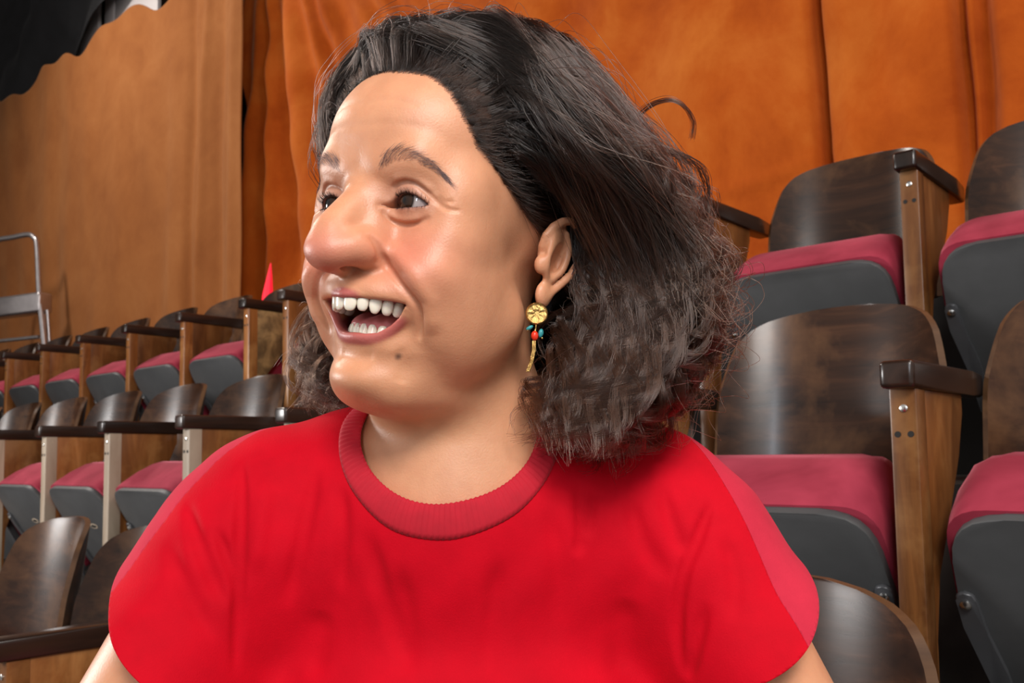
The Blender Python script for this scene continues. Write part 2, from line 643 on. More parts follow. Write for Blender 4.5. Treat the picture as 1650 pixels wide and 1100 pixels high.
def cloth(name, sa, sb, fz0, fz1, disp, mat, ns, nz, n0, edge=None):
    """hanging cloth in row coordinates; disp(s, z) is the offset towards the lens"""
    S, T = np.meshgrid(np.linspace(sa, sb, ns), np.linspace(0, 1, nz), indexing='ij')
    Z = fz0(S) * (1 - T) + fz1(S) * T
    if edge:
        S = sb - (sb - S) * (sb - edge(Z)) / (sb - sa)
    Y = n0 - disp(S, Z)
    co = np.stack([-S, Y, Z], -1).reshape(-1, 3)
    i = np.arange(ns * nz).reshape(ns, nz)
    q = np.stack([i[:-1, :-1], i[:-1, 1:], i[1:, 1:], i[1:, :-1]], -1).reshape(-1, 4)
    me = bpy.data.meshes.new(name)
    me.from_pydata(co.tolist(), [], q.tolist())
    me.shade_smooth()
    o = link(name, me, mat)
    o.rotation_euler = (0, 0, ROT)
    so = o.modifiers.new('thickness', 'SOLIDIFY')
    so.thickness = 0.004
    return o


def wob(S, Z, seed, n=7, fs=(0.5, 4), fz=(0.2, 2.0)):
    r = np.random.default_rng(seed)
    out = 0
    for _ in range(n):
        a, b, p = r.uniform(*fs), r.uniform(*fz) * r.choice([-1, 1]), r.uniform(0, 6.28)
        out = out + np.sin(a * S * 2 + b * Z * 2 + p) / n ** 0.5
    return out


def gau(x, w):
    return np.exp(-(x / w) ** 2)


SEAM = 4.64


def fold_brown(S, Z):
    d = 0.026 * wob(S, Z, 3, 6, (0.6, 2.0), (0.0, 0.25)) + 0.008 * wob(S, Z, 5, 9, (2, 9), (0.2, 3))
    for c, w, a in ((4.95, 0.07, -0.045), (5.12, 0.05, 0.042), (5.35, 0.05, -0.042), (5.55, 0.09, 0.02), (6.6, 0.12, -0.02), (7.5, 0.2, 0.02), (4.72, 0.06, 0.03)):
        d = d + a * gau(S - c - 0.03 * np.sin(Z * 1.3 + c), w) * np.clip(1.3 - 0.22 * (Z - 1.0), 0.25, 1.2)
    return d + 0.03


def fold_orange(S, Z):
    u = SEAM - S
    fan = 4.0 - Z
    ph = u / (0.055 + 0.062 * np.clip(fan, 0.1, 4))
    d = 0.062 * np.sin(ph * 2.9 + 0.9 * np.sin(ph * 1.1)) * np.clip(1.0 - u / 2.6, 0, 1) * np.clip(fan / 1.2, 0.15, 1)
    d = d + 0.030 * wob(S, Z, 11, 6, (0.8, 2.6), (0.1, 0.5)) + 0.010 * wob(S, Z, 12, 12, (2, 8), (2, 8))
    for c, w, a in ((1.21, 0.022, -0.10), (1.10, 0.07, 0.04), (0.78, 0.020, -0.09), (0.72, 0.03, -0.08), (0.93, 0.09, 0.025), (1.75, 0.15, 0.02), (2.35, 0.12, -0.025)):
        d = d + a * gau(S - c + 0.02 * np.sin(Z * 2 + c * 5), w)
    d = d + 0.010 * gau(Z - 2.05 - 0.12 * np.sin(S * 3), 0.03) * gau(S - 1.5, 0.35)
    return d


r_top = np.random.default_rng(8)


def brown_top(S):
    return 4.13 + 0.055 * np.sin(S * 5.2 + 0.5) + 0.03 * np.sin(S * 11.7) - 0.02


oc = cloth('curtain', -1.6, 4.95, lambda S: 0.885 + 0 * S, lambda S: 5.6 + 0 * S, fold_orange, M_ORANGE, 680, 260, 3.07)
tag(oc, 'saturated orange velvet curtain with fanning folds behind the head and right seats', 'curtain')
bc = cloth('curtain', SEAM - 0.01, 11.3, lambda S: 0.885 + 0 * S, brown_top, fold_brown, M_BROWN, 420, 170, 2.93)
tag(bc, 'flatter brownish orange velvet curtain hanging at the left, below the black drape', 'curtain')

M_BLACK = plain_mat('black_molton', (0.012, 0.012, 0.014), 0.75, 0, 0.3, 6, 0.0, 0.15)


def fold_black(S, Z):
    d = 0.05 * wob(S, Z, 21, 8, (0.8, 2.2), (0.8, 2.2)) + 0.012 * wob(S, Z, 22, 8, (3, 8), (2, 6))
    return d


bd_ = cloth('black_drape', 6.52, 11.4, lambda S: 3.75 + 0 * S, lambda S: 6.15 - 0.0 * S, fold_black, M_BLACK, 240, 120, 3.16, lambda Z: np.clip(7.30 - 3.07 * (Z - 4.44), 5.7, 7.9))
tag(bd_, 'black cloth drape gathered above the brown curtain in the upper left corner', 'drape')
M_WHITE = plain_mat('bright_gap_white', (0.75, 0.70, 0.70), 0.6)  # white colour put in for the bright window gaps beyond the curtain
pw = empty('bright_gap_panel', at(6.2, 3.25, 3.9), ROT, 'white striped panel standing in for the bright gaps beside the black drape', 'panel')
for k, (a, b) in enumerate(((0.2, 0.90), (0.94, 1.10), (1.22, 1.62))):
    bm = bmesh.new()
    box(bm, -b, -a, 0, 0.03, 0, 1.4, 0.004)
    bm_obj('panel', bm, M_WHITE, pw)

# ------------------------------------------------------------------ step ladder
M_ALU = plain_mat('brushed_aluminium', (0.55, 0.52, 0.53), 0.33, 0.9, 0.12, 14)
p0 = at(6.70, 2.67, TIER[2])
W = 0.82
lad = empty('step_ladder', p0, ROT + radians(15), 'silver aluminium step ladder standing in front of the brown curtain at the left edge', 'ladder')
zt = 2.62 - TIER[2]
zp = 2.04 - TIER[2]
zl = 1.80 - TIER[2]


def rail_x(z):
    return -0.10 - 0.15 * (z - zl) / (zt - zl)


bm = bmesh.new()
ctrl = [(rail_x(0.0) , 0.0, 0.01), (rail_x(zl), 0, zl), (rail_x(zp + .1), 0.0, zp + 0.1), (rail_x(zt - 0.10), 0.02, zt - 0.10), (rail_x(zt) - 0.02, 0.02, zt - 0.03), (rail_x(zt) - 0.09, 0.02, zt), (-W / 2 - 0.1, 0.02, zt)]
ctrl = ctrl + [(-W - 0.2 - x, y, z) for x, y, z in ctrl[-2::-1]]
tube(bm, smooth_path(ctrl, 90), 0.020, 12)
bm_obj('front_rail', bm, M_ALU, lad)
bm = bmesh.new()
for sx in (0, 1):
    x = rail_x(zp)
    xs = [x + 0.03, x + 0.06]
    if sx:
        xs = [-W - 0.2 - q for q in xs]
    tube(bm, [(xs[0], 0.03, zp), (xs[1], 0.12, 0.01)], 0.014, 10)
bm_obj('rear_leg', bm, M_ALU, lad)
xr = rail_x(zp)
bm = bmesh.new()
box(bm, -W - 0.2 - xr - 0.01, xr + 0.01, -0.03, 0.09, zp - 0.02, zp + 0.13, 0.02, 3)
bm_obj('platform', bm, M_ALU, lad)
bm = bmesh.new()
tube(bm, [(-W - 0.2 - xr, -0.01, zl + 0.04), (xr, -0.01, zl + 0.04)], 0.014, 10)
bm_obj('crossbar', bm, M_ALU, lad)
for z in (0.25, 0.5, 0.72):
    bm = bmesh.new()
    box(bm, -W - 0.2 - rail_x(z), rail_x(z), -0.05, 0.04, z - 0.015, z + 0.015, 0.004)
    bm_obj('step', bm, M_ALU, lad)

# glowing cone standing in for red light through the curtain gap
m, nt, nd, lk, b = new_mat('red_slit_glow')
b.inputs['Base Color'].default_value = (0.8, 0.01, 0.02, 1)
b.inputs['Emission Color'].default_value = (1.0, 0.012, 0.045, 1)
b.inputs['Emission Strength'].default_value = 0.8
p = at(4.075, 2.70, 1.60)
rl = empty('red_glow_cone', p, ROT, 'small glowing red cone for the slit of light behind the top row seats', 'glow')
bm = bmesh.new()
tube(bm, [(0, 0, 0.12), (0.004, 0, 0.2), (0.02, 0, 0.30), (0.030, 0, 0.37)], [0.034, 0.028, 0.014, 0.002], 14)
bm_obj('glow_cone', bm, m, rl)
bm = bmesh.new()
tube(bm, [(0, 0, TIER[2] - 1.60), (0, 0, TIER[2] - 1.58), (0, 0, TIER[2] - 1.57), (0, 0, 0.11), (0, 0, 0.125)], [0.08, 0.08, 0.018, 0.018, 0.042], 14)
bm_obj('added_stand', bm, M_IRON, rl)  # added only to carry the glowing cone up from the floor
# ------------------------------------------------------------------ implicit surfaces -> one continuous mesh
def ell(P, c, r):
    q = (P - np.float32(c)) / np.float32(r)
    k0 = np.sqrt((q * q).sum(-1)) + 1e-6
    q = q / np.float32(r)
    k1 = np.sqrt((q * q).sum(-1)) + 1e-9
    return k0 * (k0 - 1) / k1


def rell(P, c, r, Rt):
    return ell((P - np.float32(c)) @ np.float32(Rt), (0, 0, 0), r)


def cap(P, a, b, ra, rb):
    a = np.float32(a)
    ab = np.float32(b) - a
    pa = P - a
    t = np.clip((pa @ ab) / float(ab @ ab), 0, 1)
    q = pa - t[..., None] * ab
    return np.sqrt((q * q).sum(-1)) - (ra + (rb - ra) * t)


def smin(a, b, k):
    h = np.maximum(k - np.abs(a - b), 0) / k
    return np.minimum(a, b) - h * h * (k * 0.25)


def smax(a, b, k):
    return -smin(-a, -b, k)


def polydist(P, pts):
    """distance to a polyline and the parameter 0..1 along it"""
    pts = np.float32(pts)
    best = np.full(len(P), 1e9, np.float32)
    par = np.zeros(len(P), np.float32)
    n = len(pts) - 1
    for i in range(n):
        a, ab = pts[i], pts[i + 1] - pts[i]
        pa = P - a
        t = np.clip((pa @ ab) / float(ab @ ab + 1e-9), 0, 1)
        q = pa - t[:, None] * ab
        d2 = (q * q).sum(-1)
        m = d2 < best
        best = np.where(m, d2, best)
        par = np.where(m, (i + t) / n, par)
    return np.sqrt(best), par


def groove(d, P, pts, depth, w, taper=0.15):
    """carve (depth > 0) or raise (depth < 0) a soft line; only the points near it are touched"""
    pts = smooth_path(pts, 4 * len(pts)) if len(pts) > 2 else np.float32(pts)
    lo, hi = pts.min(0) - 3 * w, pts.max(0) + 3 * w
    m = ((P > lo) & (P < hi)).all(-1)
    if m.any():
        r, t = polydist(P[m], pts)
        e = np.clip(np.minimum(t, 1 - t) / taper, 0, 1)
        e = e * e * (3 - 2 * e)
        d = d.copy()
        d[m] += (depth * np.exp(-(r / w) ** 2) * e).astype(np.float32)
    return d


def blob(d, P, c, amp, s):
    """push the surface out (amp > 0) or in around a point"""
    s = np.float32(s)
    lo, hi = np.float32(c) - 3 * s, np.float32(c) + 3 * s
    m = ((P > lo) & (P < hi)).all(-1)
    if m.any():
        q = (P[m] - np.float32(c)) / s
        d = d.copy()
        d[m] -= (amp * np.exp(-(q * q).sum(-1))).astype(np.float32)
    return d


def axis(lo, hi, zones, far):
    """grid coordinates along an axis: zones = [(a, b, step)], coarser away from them"""
    out = [lo]
    while out[-1] < hi:
        x = out[-1]
        h = far
        for a, b, st in zones:
            gap = max(a - x, x - b, 0.0)
            h = min(h, st + gap * 0.12)
        out.append(x + h)
    while (len(out) - 1) % 8:
        out.append(out[-1] + far)
    return np.float32(out)


def evalsdf(fn, P, chunk=400000):
    out = np.empty(len(P), np.float32)
    for i in range(0, len(P), chunk):
        out[i:i + chunk] = fn(P[i:i + chunk])
    return out


def surface(fn, ax, ay, az, iters=2, eps=2e-4, slack=1.6):
    """surface nets on the blocks of a rectilinear grid that the surface passes through"""
    A = (ax, ay, az)
    nb = [(len(a) - 1) // 8 for a in A]
    mid = [0.5 * (a[:-1:8][:n] + a[8::8][:n]) for a, n in zip(A, nb)]
    half = [0.5 * (a[8::8][:n] - a[:-1:8][:n]) for a, n in zip(A, nb)]
    I = np.stack(np.meshgrid(*[np.arange(n) for n in nb], indexing='ij'), -1).reshape(-1, 3)
    Cn = np.stack([mid[k][I[:, k]] for k in range(3)], -1)
    Hn = np.stack([half[k][I[:, k]] for k in range(3)], -1)
    d = evalsdf(fn, Cn)
    keep = np.abs(d) < np.sqrt((Hn * Hn).sum(-1)) * slack
    B = I[keep]
    o9 = np.arange(9)
    loc = np.stack(np.meshgrid(o9, o9, o9, indexing='ij'), -1).reshape(-1, 3)
    G = B[:, None, :] * 8 + loc[None]
    P = np.stack([A[k][G[..., k]] for k in range(3)], -1).astype(np.float32).reshape(-1, 3)
    V = evalsdf(fn, P).reshape(len(B), 9, 9, 9)
    dims = np.array([len(a) for a in A], np.int64)

    def key(g):
        return (g[..., 0] * dims[1] + g[..., 1]) * dims[2] + g[..., 2]
    s = V < 0
    cnt = sum(s[:, a:8 + a, b:8 + b, c:8 + c].astype(np.int8) for a in (0, 1) for b in (0, 1) for c in (0, 1))
    act = (cnt > 0) & (cnt < 8)
    bi, ci, cj, ck = np.nonzero(act)
    cell = B[bi] * 8 + np.stack([ci, cj, ck], -1)
    acc = np.zeros((len(bi), 3), np.float32)
    num = np.zeros(len(bi), np.float32)
    cor = [(a, b, c) for a in (0, 1) for b in (0, 1) for c in (0, 1)]
    val = {c: V[bi, ci + c[0], cj + c[1], ck + c[2]] for c in cor}
    for c in cor:
        for k in range(3):
            if c[k] == 0:
                e = list(c)
                e[k] = 1
                v0, v1 = val[c], val[tuple(e)]
                x = (v0 < 0) != (v1 < 0)
                t = np.where(x, v0 / np.where(x, v0 - v1, 1), 0)
                q = np.stack([np.full(len(bi), float(c[0])), np.full(len(bi), float(c[1])), np.full(len(bi), float(c[2]))], -1)
                q[:, k] = t
                acc += np.where(x[:, None], q, 0).astype(np.float32)
                num += x
    f = acc / num[:, None]
    pos = np.stack([A[k][cell[:, k]] + f[:, k] * (A[k][cell[:, k] + 1] - A[k][cell[:, k]]) for k in range(3)], -1)
    ids = key(cell)
    order = np.argsort(ids)
    sid = ids[order]
    quads = []
    for k in range(3):
        a, b = (k + 1) % 3, (k + 2) % 3
        sl0 = [slice(0, 8)] * 3
        sl1 = [slice(0, 8)] * 3
        sl1[k] = slice(1, 9)
        s0, s1 = s[(slice(None), *sl0)], s[(slice(None), *sl1)]
        bi2, i2, j2, k2 = np.nonzero(s0 != s1)
        g = B[bi2] * 8 + np.stack([i2, j2, k2], -1)
        inside = s0[bi2, i2, j2, k2]
        ok = (g[:, a] > 0) & (g[:, b] > 0)
        g, inside = g[ok], inside[ok]
        cs = []
        for da, db in ((1, 1), (0, 1), (0, 0), (1, 0)):
            h = g.copy()
            h[:, a] -= da
            h[:, b] -= db
            kk = key(h)
            p = np.clip(np.searchsorted(sid, kk), 0, len(sid) - 1)
            cs.append(np.where(sid[p] == kk, order[p], -1))
        q = np.stack(cs, -1)
        good = (q >= 0).all(-1)
        q = q[good]
        fl = ~inside[good]
        q[fl] = q[fl][:, ::-1]
        quads.append(q)
    Q = np.concatenate(quads)
    pos = pos.astype(np.float32)
    for _ in range(iters):
        d0 = evalsdf(fn, pos)
        g = np.stack([evalsdf(fn, pos + np.float32(np.eye(3)[k] * eps)) - d0 for k in range(3)], -1) / eps
        g2 = np.maximum((g * g).sum(-1), 0.3)
        st = np.clip(d0 / g2, -0.0012, 0.0012)
        pos = pos - g * st[:, None]
    return pos, Q


def mesh_np(name, pos, faces):
    me = bpy.data.meshes.new(name)
    n, m, k = len(pos), len(faces), faces.shape[1]
    me.vertices.add(n)
    me.vertices.foreach_set('co', np.ascontiguousarray(pos, np.float32).ravel())
    me.loops.add(m * k)
    me.polygons.add(m)
    me.loops.foreach_set('vertex_index', np.ascontiguousarray(faces, np.int32).ravel())
    me.polygons.foreach_set('loop_start', np.arange(0, m * k, k, dtype=np.int32))
    me.update(calc_edges=True)
    me.validate()
    me.shade_smooth()
    return me


def point_color(me, name, col):
    a = me.color_attributes.new(name, 'FLOAT_COLOR', 'POINT')
    c = np.ones((len(col), 4), np.float32)
    c[:, :3] = col
    a.data.foreach_set('color', c.ravel())
# ------------------------------------------------------------------ head, in millimetres about the point midway between the eyeballs
HY, HP, HR = -0.611, -0.040, 0.150
HT = np.array([-0.081, 0.568, 1.108])
_cz, _sz, _cx, _sx, _cy, _sy = cos(HY), sin(HY), cos(HP), sin(HP), cos(HR), sin(HR)
HROT = (np.array([[_cz, -_sz, 0], [_sz, _cz, 0], [0, 0, 1]]) @ np.array([[1, 0, 0], [0, _cx, -_sx], [0, _sx, _cx]]) @ np.array([[_cy, 0, _sy], [0, 1, 0], [-_sy, 0, _cy]]))


def to_head(P):
    return ((np.asarray(P) - HT) @ HROT * 1000).astype(np.float32)


def to_world(H):
    return (np.asarray(H) / 1000) @ HROT.T + HT


EYE = (33.5, 0.0, 1.0)
EYE_R = 12.4
# lid margins: x from the eye centre outward, z from it
LID_X = [-17, -14, -9, -4, 1, 6, 10, 13]
LID_U = [-3.9, -1.8, 1.8, 3.8, 4.1, 3.0, 1.0, -1.2]
LID_L = [-4.2, -4.2, -4.4, -4.5, -4.5, -4.1, -3.1, -1.6]
# mouth opening: |x|, upper edge, lower edge
MO_X = [0, 8, 16, 24, 30, 36]
MO_U = [-63.0, -62.4, -61.6, -61.2, -61.2, -62.2]
MO_L = [-81.5, -82.0, -80.6, -75.4, -69.6, -62.6]
MO_UY = [-27.0, -23.5, -16.0, -10.2, -7.6, -2.0]
MO_LY = [-11.0, -9.6, -6.6, -4.6, -3.2, -1.6]
LIP_U = list(zip(MO_X, MO_UY, [z + 2.6 - 2.0 * x / 36 for x, z in zip(MO_X, MO_U)]))
LIP_L = list(zip(MO_X, MO_LY, [z - 2.6 + 1.6 * x / 36 for x, z in zip(MO_X, MO_L)]))


def MOUTH_SKIN(z):
    return np.interp(z, [-95, -82, -62, -50], [0, -2, -14, -16]) + 0.0


MOUTH_X = 3.0


def skew(P):
    """the upper face sits a little towards her right"""
    t = np.clip((P[:, 2] + 45) / 35, 0, 1)
    Q = P.copy()
    Q[:, 0] += 2.5 * t * t * (3 - 2 * t) * np.clip((90 - P[:, 1]) / 60, 0, 1)
    m = np.clip((P[:, 2] + 104) / 14, 0, 1) * np.clip((-46 - P[:, 2]) / 14, 0, 1) * np.clip((32 - P[:, 1]) / 30, 0, 1) * np.clip((56 - np.abs(P[:, 0])) / 20, 0, 1)
    Q[:, 0] -= MOUTH_X * m * m * (3 - 2 * m)
    return Q


FOLDS = [
    ([(20.5, -30.7, -24.5), (22.9, -26.7, -25.9), (24.4, -23.7, -29.0), (24.3, -20.5, -33.6), (24.2, -17.0, -37.0), (25.4, -14.7, -40.8), (29.4, -14.9, -44.0), (33.3, -14.8, -47.2), (36.2, -14.2, -50.3), (38.3, -13.2, -52.8), (40.2, -11.8, -55.2), (42.0, -10.2, -57.6), (45.1, -6.4, -62.2), (45.2, -3.0, -67.7), (44.0, -1.1, -71.6), (42.6, 0.9, -75.6), (40.8, 3.0, -79.6), (39.4, 4.7, -83.7)], 5.2, 1.9),
    ([(25.2, -17.2, -25.2), (26.3, -14.9, -27.8), (28.0, -13.2, -30.5), (31.3, -13.2, -33.5), (35.9, -14.5, -36.7), (40.3, -15.2, -40.0), (43.8, -15.0, -43.1), (46.7, -14.1, -46.0), (49.1, -12.6, -48.9), (50.6, -11.0, -51.4), (51.8, -9.1, -53.9), (52.8, -6.9, -56.4), (53.7, -4.5, -58.9), (53.0, -2.3, -62.9), (52.6, -0.3, -67.0), (52.3, 1.7, -71.2), (51.0, 3.4, -75.8), (49.5, 5.4, -80.3)], -2.8, 5.0),
    ([(21.2, -13.9, 7.3), (24.8, -14.3, 9.7), (29.1, -14.8, 11.3), (34.7, -14.3, 12.0), (40.4, -12.0, 10.6), (45.9, -8.2, 6.5), (50.9, -4.5, 2.0), (56.7, -3.0, -1.5), (60.9, -0.8, -2.6)], 4.4, 1.15),
    ([(24.5, -16.0, 11.9), (31.5, -16.3, 13.9), (38.0, -14.4, 13.8), (43.8, -10.2, 11.3), (49.4, -5.4, 6.4)], -0.9, 2.8),
    ([(51.0, -4.6, 5.0), (56.2, -3.1, 1.9), (61.8, -0.1, 2.9)], 0.9, 1.1),
    ([(52.2, -4.0, 0.6), (59.0, -2.0, -2.5), (65.2, 3.4, -2.3)], 0.9, 1.1),
    ([(18.4, -17.3, -5.2), (20.8, -14.7, -9.2), (24.6, -10.4, -12.1), (33.3, -8.3, -13.2), (42.9, -6.9, -11.4), (49.5, -4.9, -7.2)], 2.2, 1.4),
    ([(20.7, -13.9, -7.1), (26.2, -10.3, -9.4), (35.9, -9.5, -10.4), (44.5, -7.0, -8.4)], -1.1, 2.2),
    ([(-1.2, -25.4, 58.8), (18.9, -22.0, 61.3), (37.9, -14.1, 57.8)], 0.35, 2.2),
    ([(-5.2, -26.8, 44.1), (22.8, -23.1, 46.0), (43.4, -11.9, 44.3)], 0.3, 2.5),
    ([(27.3, -1.9, -88.4), (31.8, 4.7, -99.1), (31.2, 4.5, -110.9)], 0.8, 5),
    ([(17.7, -16.5, 0.4), (17.1, -18.4, -3.9), (18.8, -18.2, -8.5)], 0.4, 2.0),
]


def sdf_head(P, folds=True):
    P = skew(P)
    x = P[:, 0]
    Q = P.copy()
    Q[:, 0] = np.sqrt(x * x + 7.0)
    X, y, z = Q[:, 0], Q[:, 1], Q[:, 2]
    d = ell(P, (0, 86, 36), (76, 98, 84))
    d = smin(d, ell(P, (0, 42, 46), (69, 69, 60)), 14)
    d = smin(d, ell(P, (0, 46, -32), (64, 62, 70)), 16)
    d = smin(d, ell(Q, (47, 20, -22), (23, 27, 20)), 14)
    d = smin(d, ell(Q, (42, 8, -42), (22, 23, 20)), 13)
    d = smin(d, ell(Q, (43, 32, -56), (23, 34, 38)), 16)
    d = smin(d, ell(P, (0, 14, -56), (43, 41, 22)), 10)
    d = smin(d, ell(P, (0, 24, -86), (41, 35, 24)), 10)
    d = smin(d, ell(Q, (46, 46, -64), (20, 34, 38)), 18)
    d = smin(d, cap(Q, (53, 66, -60), (18, 14, -110), 17, 14), 14)
    d = smin(d, ell(P, (0, 11, -110), (27, 25, 15)), 10)
    d = smin(d, ell(P, (0, 54, -114), (44, 46, 22)), 20)
    d = smin(d, ell(Q, (55, 27, 3), (15, 28, 24)), 18)
    # brow, sockets
    d = smin(d, cap(Q, (14, -10, 21), (34, -6, 25), 9, 8), 16)
    d = smin(d, cap(Q, (34, -6, 25), (54, 16, 14), 8, 8), 18)
    d = smax(d, -ell(Q, (34, -27, -1), (19, 10, 11)), 12)
    d = smax(d, -ell(Q, (17, -28, 0), (6, 8, 12)), 9)
    # nose
    d = smin(d, cap(P, (0, -12, 8), (0, -37, -24), 10, 12), 9)
    d = smin(d, cap(Q, (8, -10, 3), (14, -17, -27), 8.5, 10), 10)
    d = smin(d, ell(P, (0, -38.3, -36.2), (17.5, 15, 13.2)), 8)
    d = smin(d, ell(Q, (15.5, -26.5, -32.5), (9, 13.5, 10)), 8)
    d = smin(d, cap(P, (0, -42, -40), (0, -30, -43), 4.5, 5.5), 5)
    d = smax(d, -ell(Q, (9, -32, -44.0), (3.6, 8, 3.0)), 2.5)
    d = groove(d, Q, [(18, -33, -27), (22, -27, -29), (24.5, -22, -34), (22, -20, -42)], 0.9, 3.2)
    # eyelids over the eyeball
    e = Q - np.float32(EYE)
    lid = np.sqrt((e * e).sum(-1)) - (EYE_R + 1.8)
    d = smin(d, lid, 7)
    m = (y < 2) & (X > 10) & (X < 56) & (np.abs(z) < 16)
    if m.any():
        ex, ez = e[m, 0], e[m, 2]
        u = np.interp(ex, LID_X, LID_U)
        l = np.interp(ex, LID_X, LID_L)
        ap = np.maximum(np.maximum(ez - u, l - ez) * 0.9, np.maximum(np.maximum(-17 - ex, ex - 13), e[m, 1] + 1))
        dm = smax(d[m], -ap.astype(np.float32), 1.4)
        dm = np.minimum(dm, np.sqrt((e[m] ** 2).sum(-1)) - (EYE_R - 1.5))
        d = d.copy()
        d[m] = dm
    # mouth
    d = smin(d, polytube(Q, LIP_U, 3.2, 2.0), 4)
    d = smin(d, polytube(Q, LIP_L, 3.2, 1.8), 5)
    m = (X < 50) & (y < 45) & (z < -50) & (z > -105)
    if m.any():
        ux = np.interp(X[m], MO_X, MO_U)
        lx = np.interp(X[m], MO_X, MO_L)
        ap = np.maximum(np.maximum(z[m] - ux, lx - z[m]) * 0.85, np.maximum(X[m] - 36.3, y[m] - 30))
        inner = ell(P[m], (0, 17, -71), (28, 32, 16.5))
        sh = MOUTH_SKIN(z[m])
        ap = np.minimum(ap, inner + np.maximum(0, sh - y[m]) * 3)
        d = d.copy()
        d[m] = smax(d[m], -ap.astype(np.float32), 1.8)
    if not folds:
        return d
    for pts, dep, w in FOLDS:
        d = groove(d, Q, pts, dep, w)
    d = groove(d, P, [(-16, -6, -96), (0, -10, -97), (16, -6, -96)], 0.9, 6)
    d = groove(d, P, [(0, -35, -50), (0, -29, -58)], 1.0, 2.6)
    # ear
    m = (X > 52) & (y > 55) & (y < 130) & (np.abs(z + 12) < 58)
    if m.any():
        d = d.copy()
        d[m] = smin(d[m], sdf_ear(Q[m]), 3.5)
    return d


def polytube(P, pts, r0, r1):
    pts = smooth_path(pts, 14)
    out = None
    for i in range(len(pts) - 1):
        a, b = i / (len(pts) - 1), (i + 1) / (len(pts) - 1)
        c = cap(P, pts[i], pts[i + 1], r0 + (r1 - r0) * a, r0 + (r1 - r0) * b)
        out = c if out is None else np.minimum(out, c)
    return out


HELIX = [(69, 84, -2), (73, 79, 10), (77, 84, 22), (80, 96, 28), (82, 108, 22), (82, 112, 8), (80, 107, -8), (76, 98, -20), (73, 90, -29)]
ANTIHELIX = [(77, 97, 18), (78, 101, 6), (77, 98, -8), (74, 91, -17)]


def sdf_ear(P):
    P = (P - np.float32((2, -2, -12))) * np.float32((1, 1, 1.10))
    d = rell(P, (72, 95, 2), (4.5, 17, 27), np.array([[0.94, -0.30, 0.1], [0.33, 0.93, 0.1], [-0.1, -0.05, 0.99]]))
    d = smax(d, -ell(P, (79, 92, -4), (8, 9, 13)), 3)
    d = smin(d, polytube(P, HELIX, 2.9, 3.0), 2)
    d = smin(d, polytube(P, ANTIHELIX, 2.6, 2.6), 2.5)
    d = smin(d, ell(P, (72, 80, -8), (4.2, 4.5, 7)), 3)
    d = smin(d, ell(P, (72, 87, -29), (4.2, 7.5, 9.5)), 3)
    return d
# ------------------------------------------------------------------ the woman: one continuous body
def pix(x, y, depth):
    return np.array([0, 0, CAMZ]) + depth * (Fw + Rc * (x - 825) / FPX - Uc * (y - PPY) / FPX)


NECK0 = to_world((0, 90, -50))
NECK1 = pix(752, 835, 0.665)
SHO_R = pix(374, 896, 0.66)       # her right shoulder, at the left of the picture
SHO_L = pix(1110, 890, 0.66)
ELB_R = pix(60, 1420, 0.60)
ELB_L = pix(1400, 1420, 0.60)
SLV_R = pix(190, 1190, 0.61)
SLV_L = pix(1308, 1190, 0.61)
HIP = np.array([0.08, 0.93, 0.60])
CHEST = np.array([0.5 * (SHO_R[0] + SHO_L[0]), 0.70, 0.70])


WRIST_R = np.array([-0.15, 0.545, 0.600])
WRIST_L = np.array([0.13, 0.530, 0.600])
KNEE_MID = np.array([-0.01, 0.30, 0.585])


def unit3(v):
    return np.asarray(v, float) / np.linalg.norm(v)


def sdf_torso(P):
    d = ell(P, CHEST, (0.165, 0.105, 0.20))
    d = smin(d, ell(P, HIP, (0.165, 0.13, 0.12)), 0.08)
    d = smin(d, cap(P, HIP + np.array([0, -0.02, 0.03]), CHEST + np.array([0, 0.03, -0.04]), 0.125, 0.12), 0.08)
    mid = (SHO_R + SHO_L) / 2
    d = smin(d, cap(P, SHO_R, mid + np.array([0, 0.01, 0.025]), 0.044, 0.062), 0.05)
    d = smin(d, cap(P, SHO_L, mid + np.array([0, 0.01, 0.025]), 0.046, 0.062), 0.05)
    for sx in (-1, 1):
        d = smin(d, ell(P, CHEST + np.array([sx * 0.072, -0.075, 0.0]), (0.066, 0.058, 0.066)), 0.05)
    return d


def sdf_arms(P):
    d = cap(P, SHO_R, ELB_R, 0.048, 0.041)
    d = np.minimum(d, cap(P, SHO_L, ELB_L, 0.048, 0.041))
    if P[:, 2].min() > 0.72:
        return d
    for elb, wr, sx in ((ELB_R, WRIST_R, 1), (ELB_L, WRIST_L, -1)):
        d = smin(d, cap(P, elb, wr, 0.040, 0.026), 0.02)
        fw = unit3(KNEE_MID - wr)
        sd = np.cross(fw, [0, 0, 1])
        palm = wr + fw * 0.05
        d = smin(d, cap(P, wr, palm + fw * 0.02, 0.024, 0.022), 0.015)
        h = None
        for k in range(4):
            b0 = palm + fw * 0.025 + sd * (k - 1.5) * 0.019
            m0 = b0 + fw * (0.040 - 0.004 * abs(k - 1.4)) + sd * (k - 1.5) * 0.004 + np.array([0, 0, 0.004])
            t0 = m0 + fw * (0.034 - 0.005 * abs(k - 1.4)) + np.array([0, 0, -0.016])
            c = np.minimum(cap(P, b0, m0, 0.0095, 0.0085), cap(P, m0, t0, 0.0085, 0.0070))
            h = c if h is None else np.minimum(h, c)
        tb = wr + fw * 0.02 + sd * 0.022 * sx
        tm = tb + fw * 0.03 + sd * 0.022 * sx
        h = np.minimum(h, np.minimum(cap(P, tb, tm, 0.012, 0.010), cap(P, tm, tm + fw * 0.03 + np.array([0, 0, -0.006]), 0.010, 0.008)))
        d = smin(d, h, 0.008)
    return d


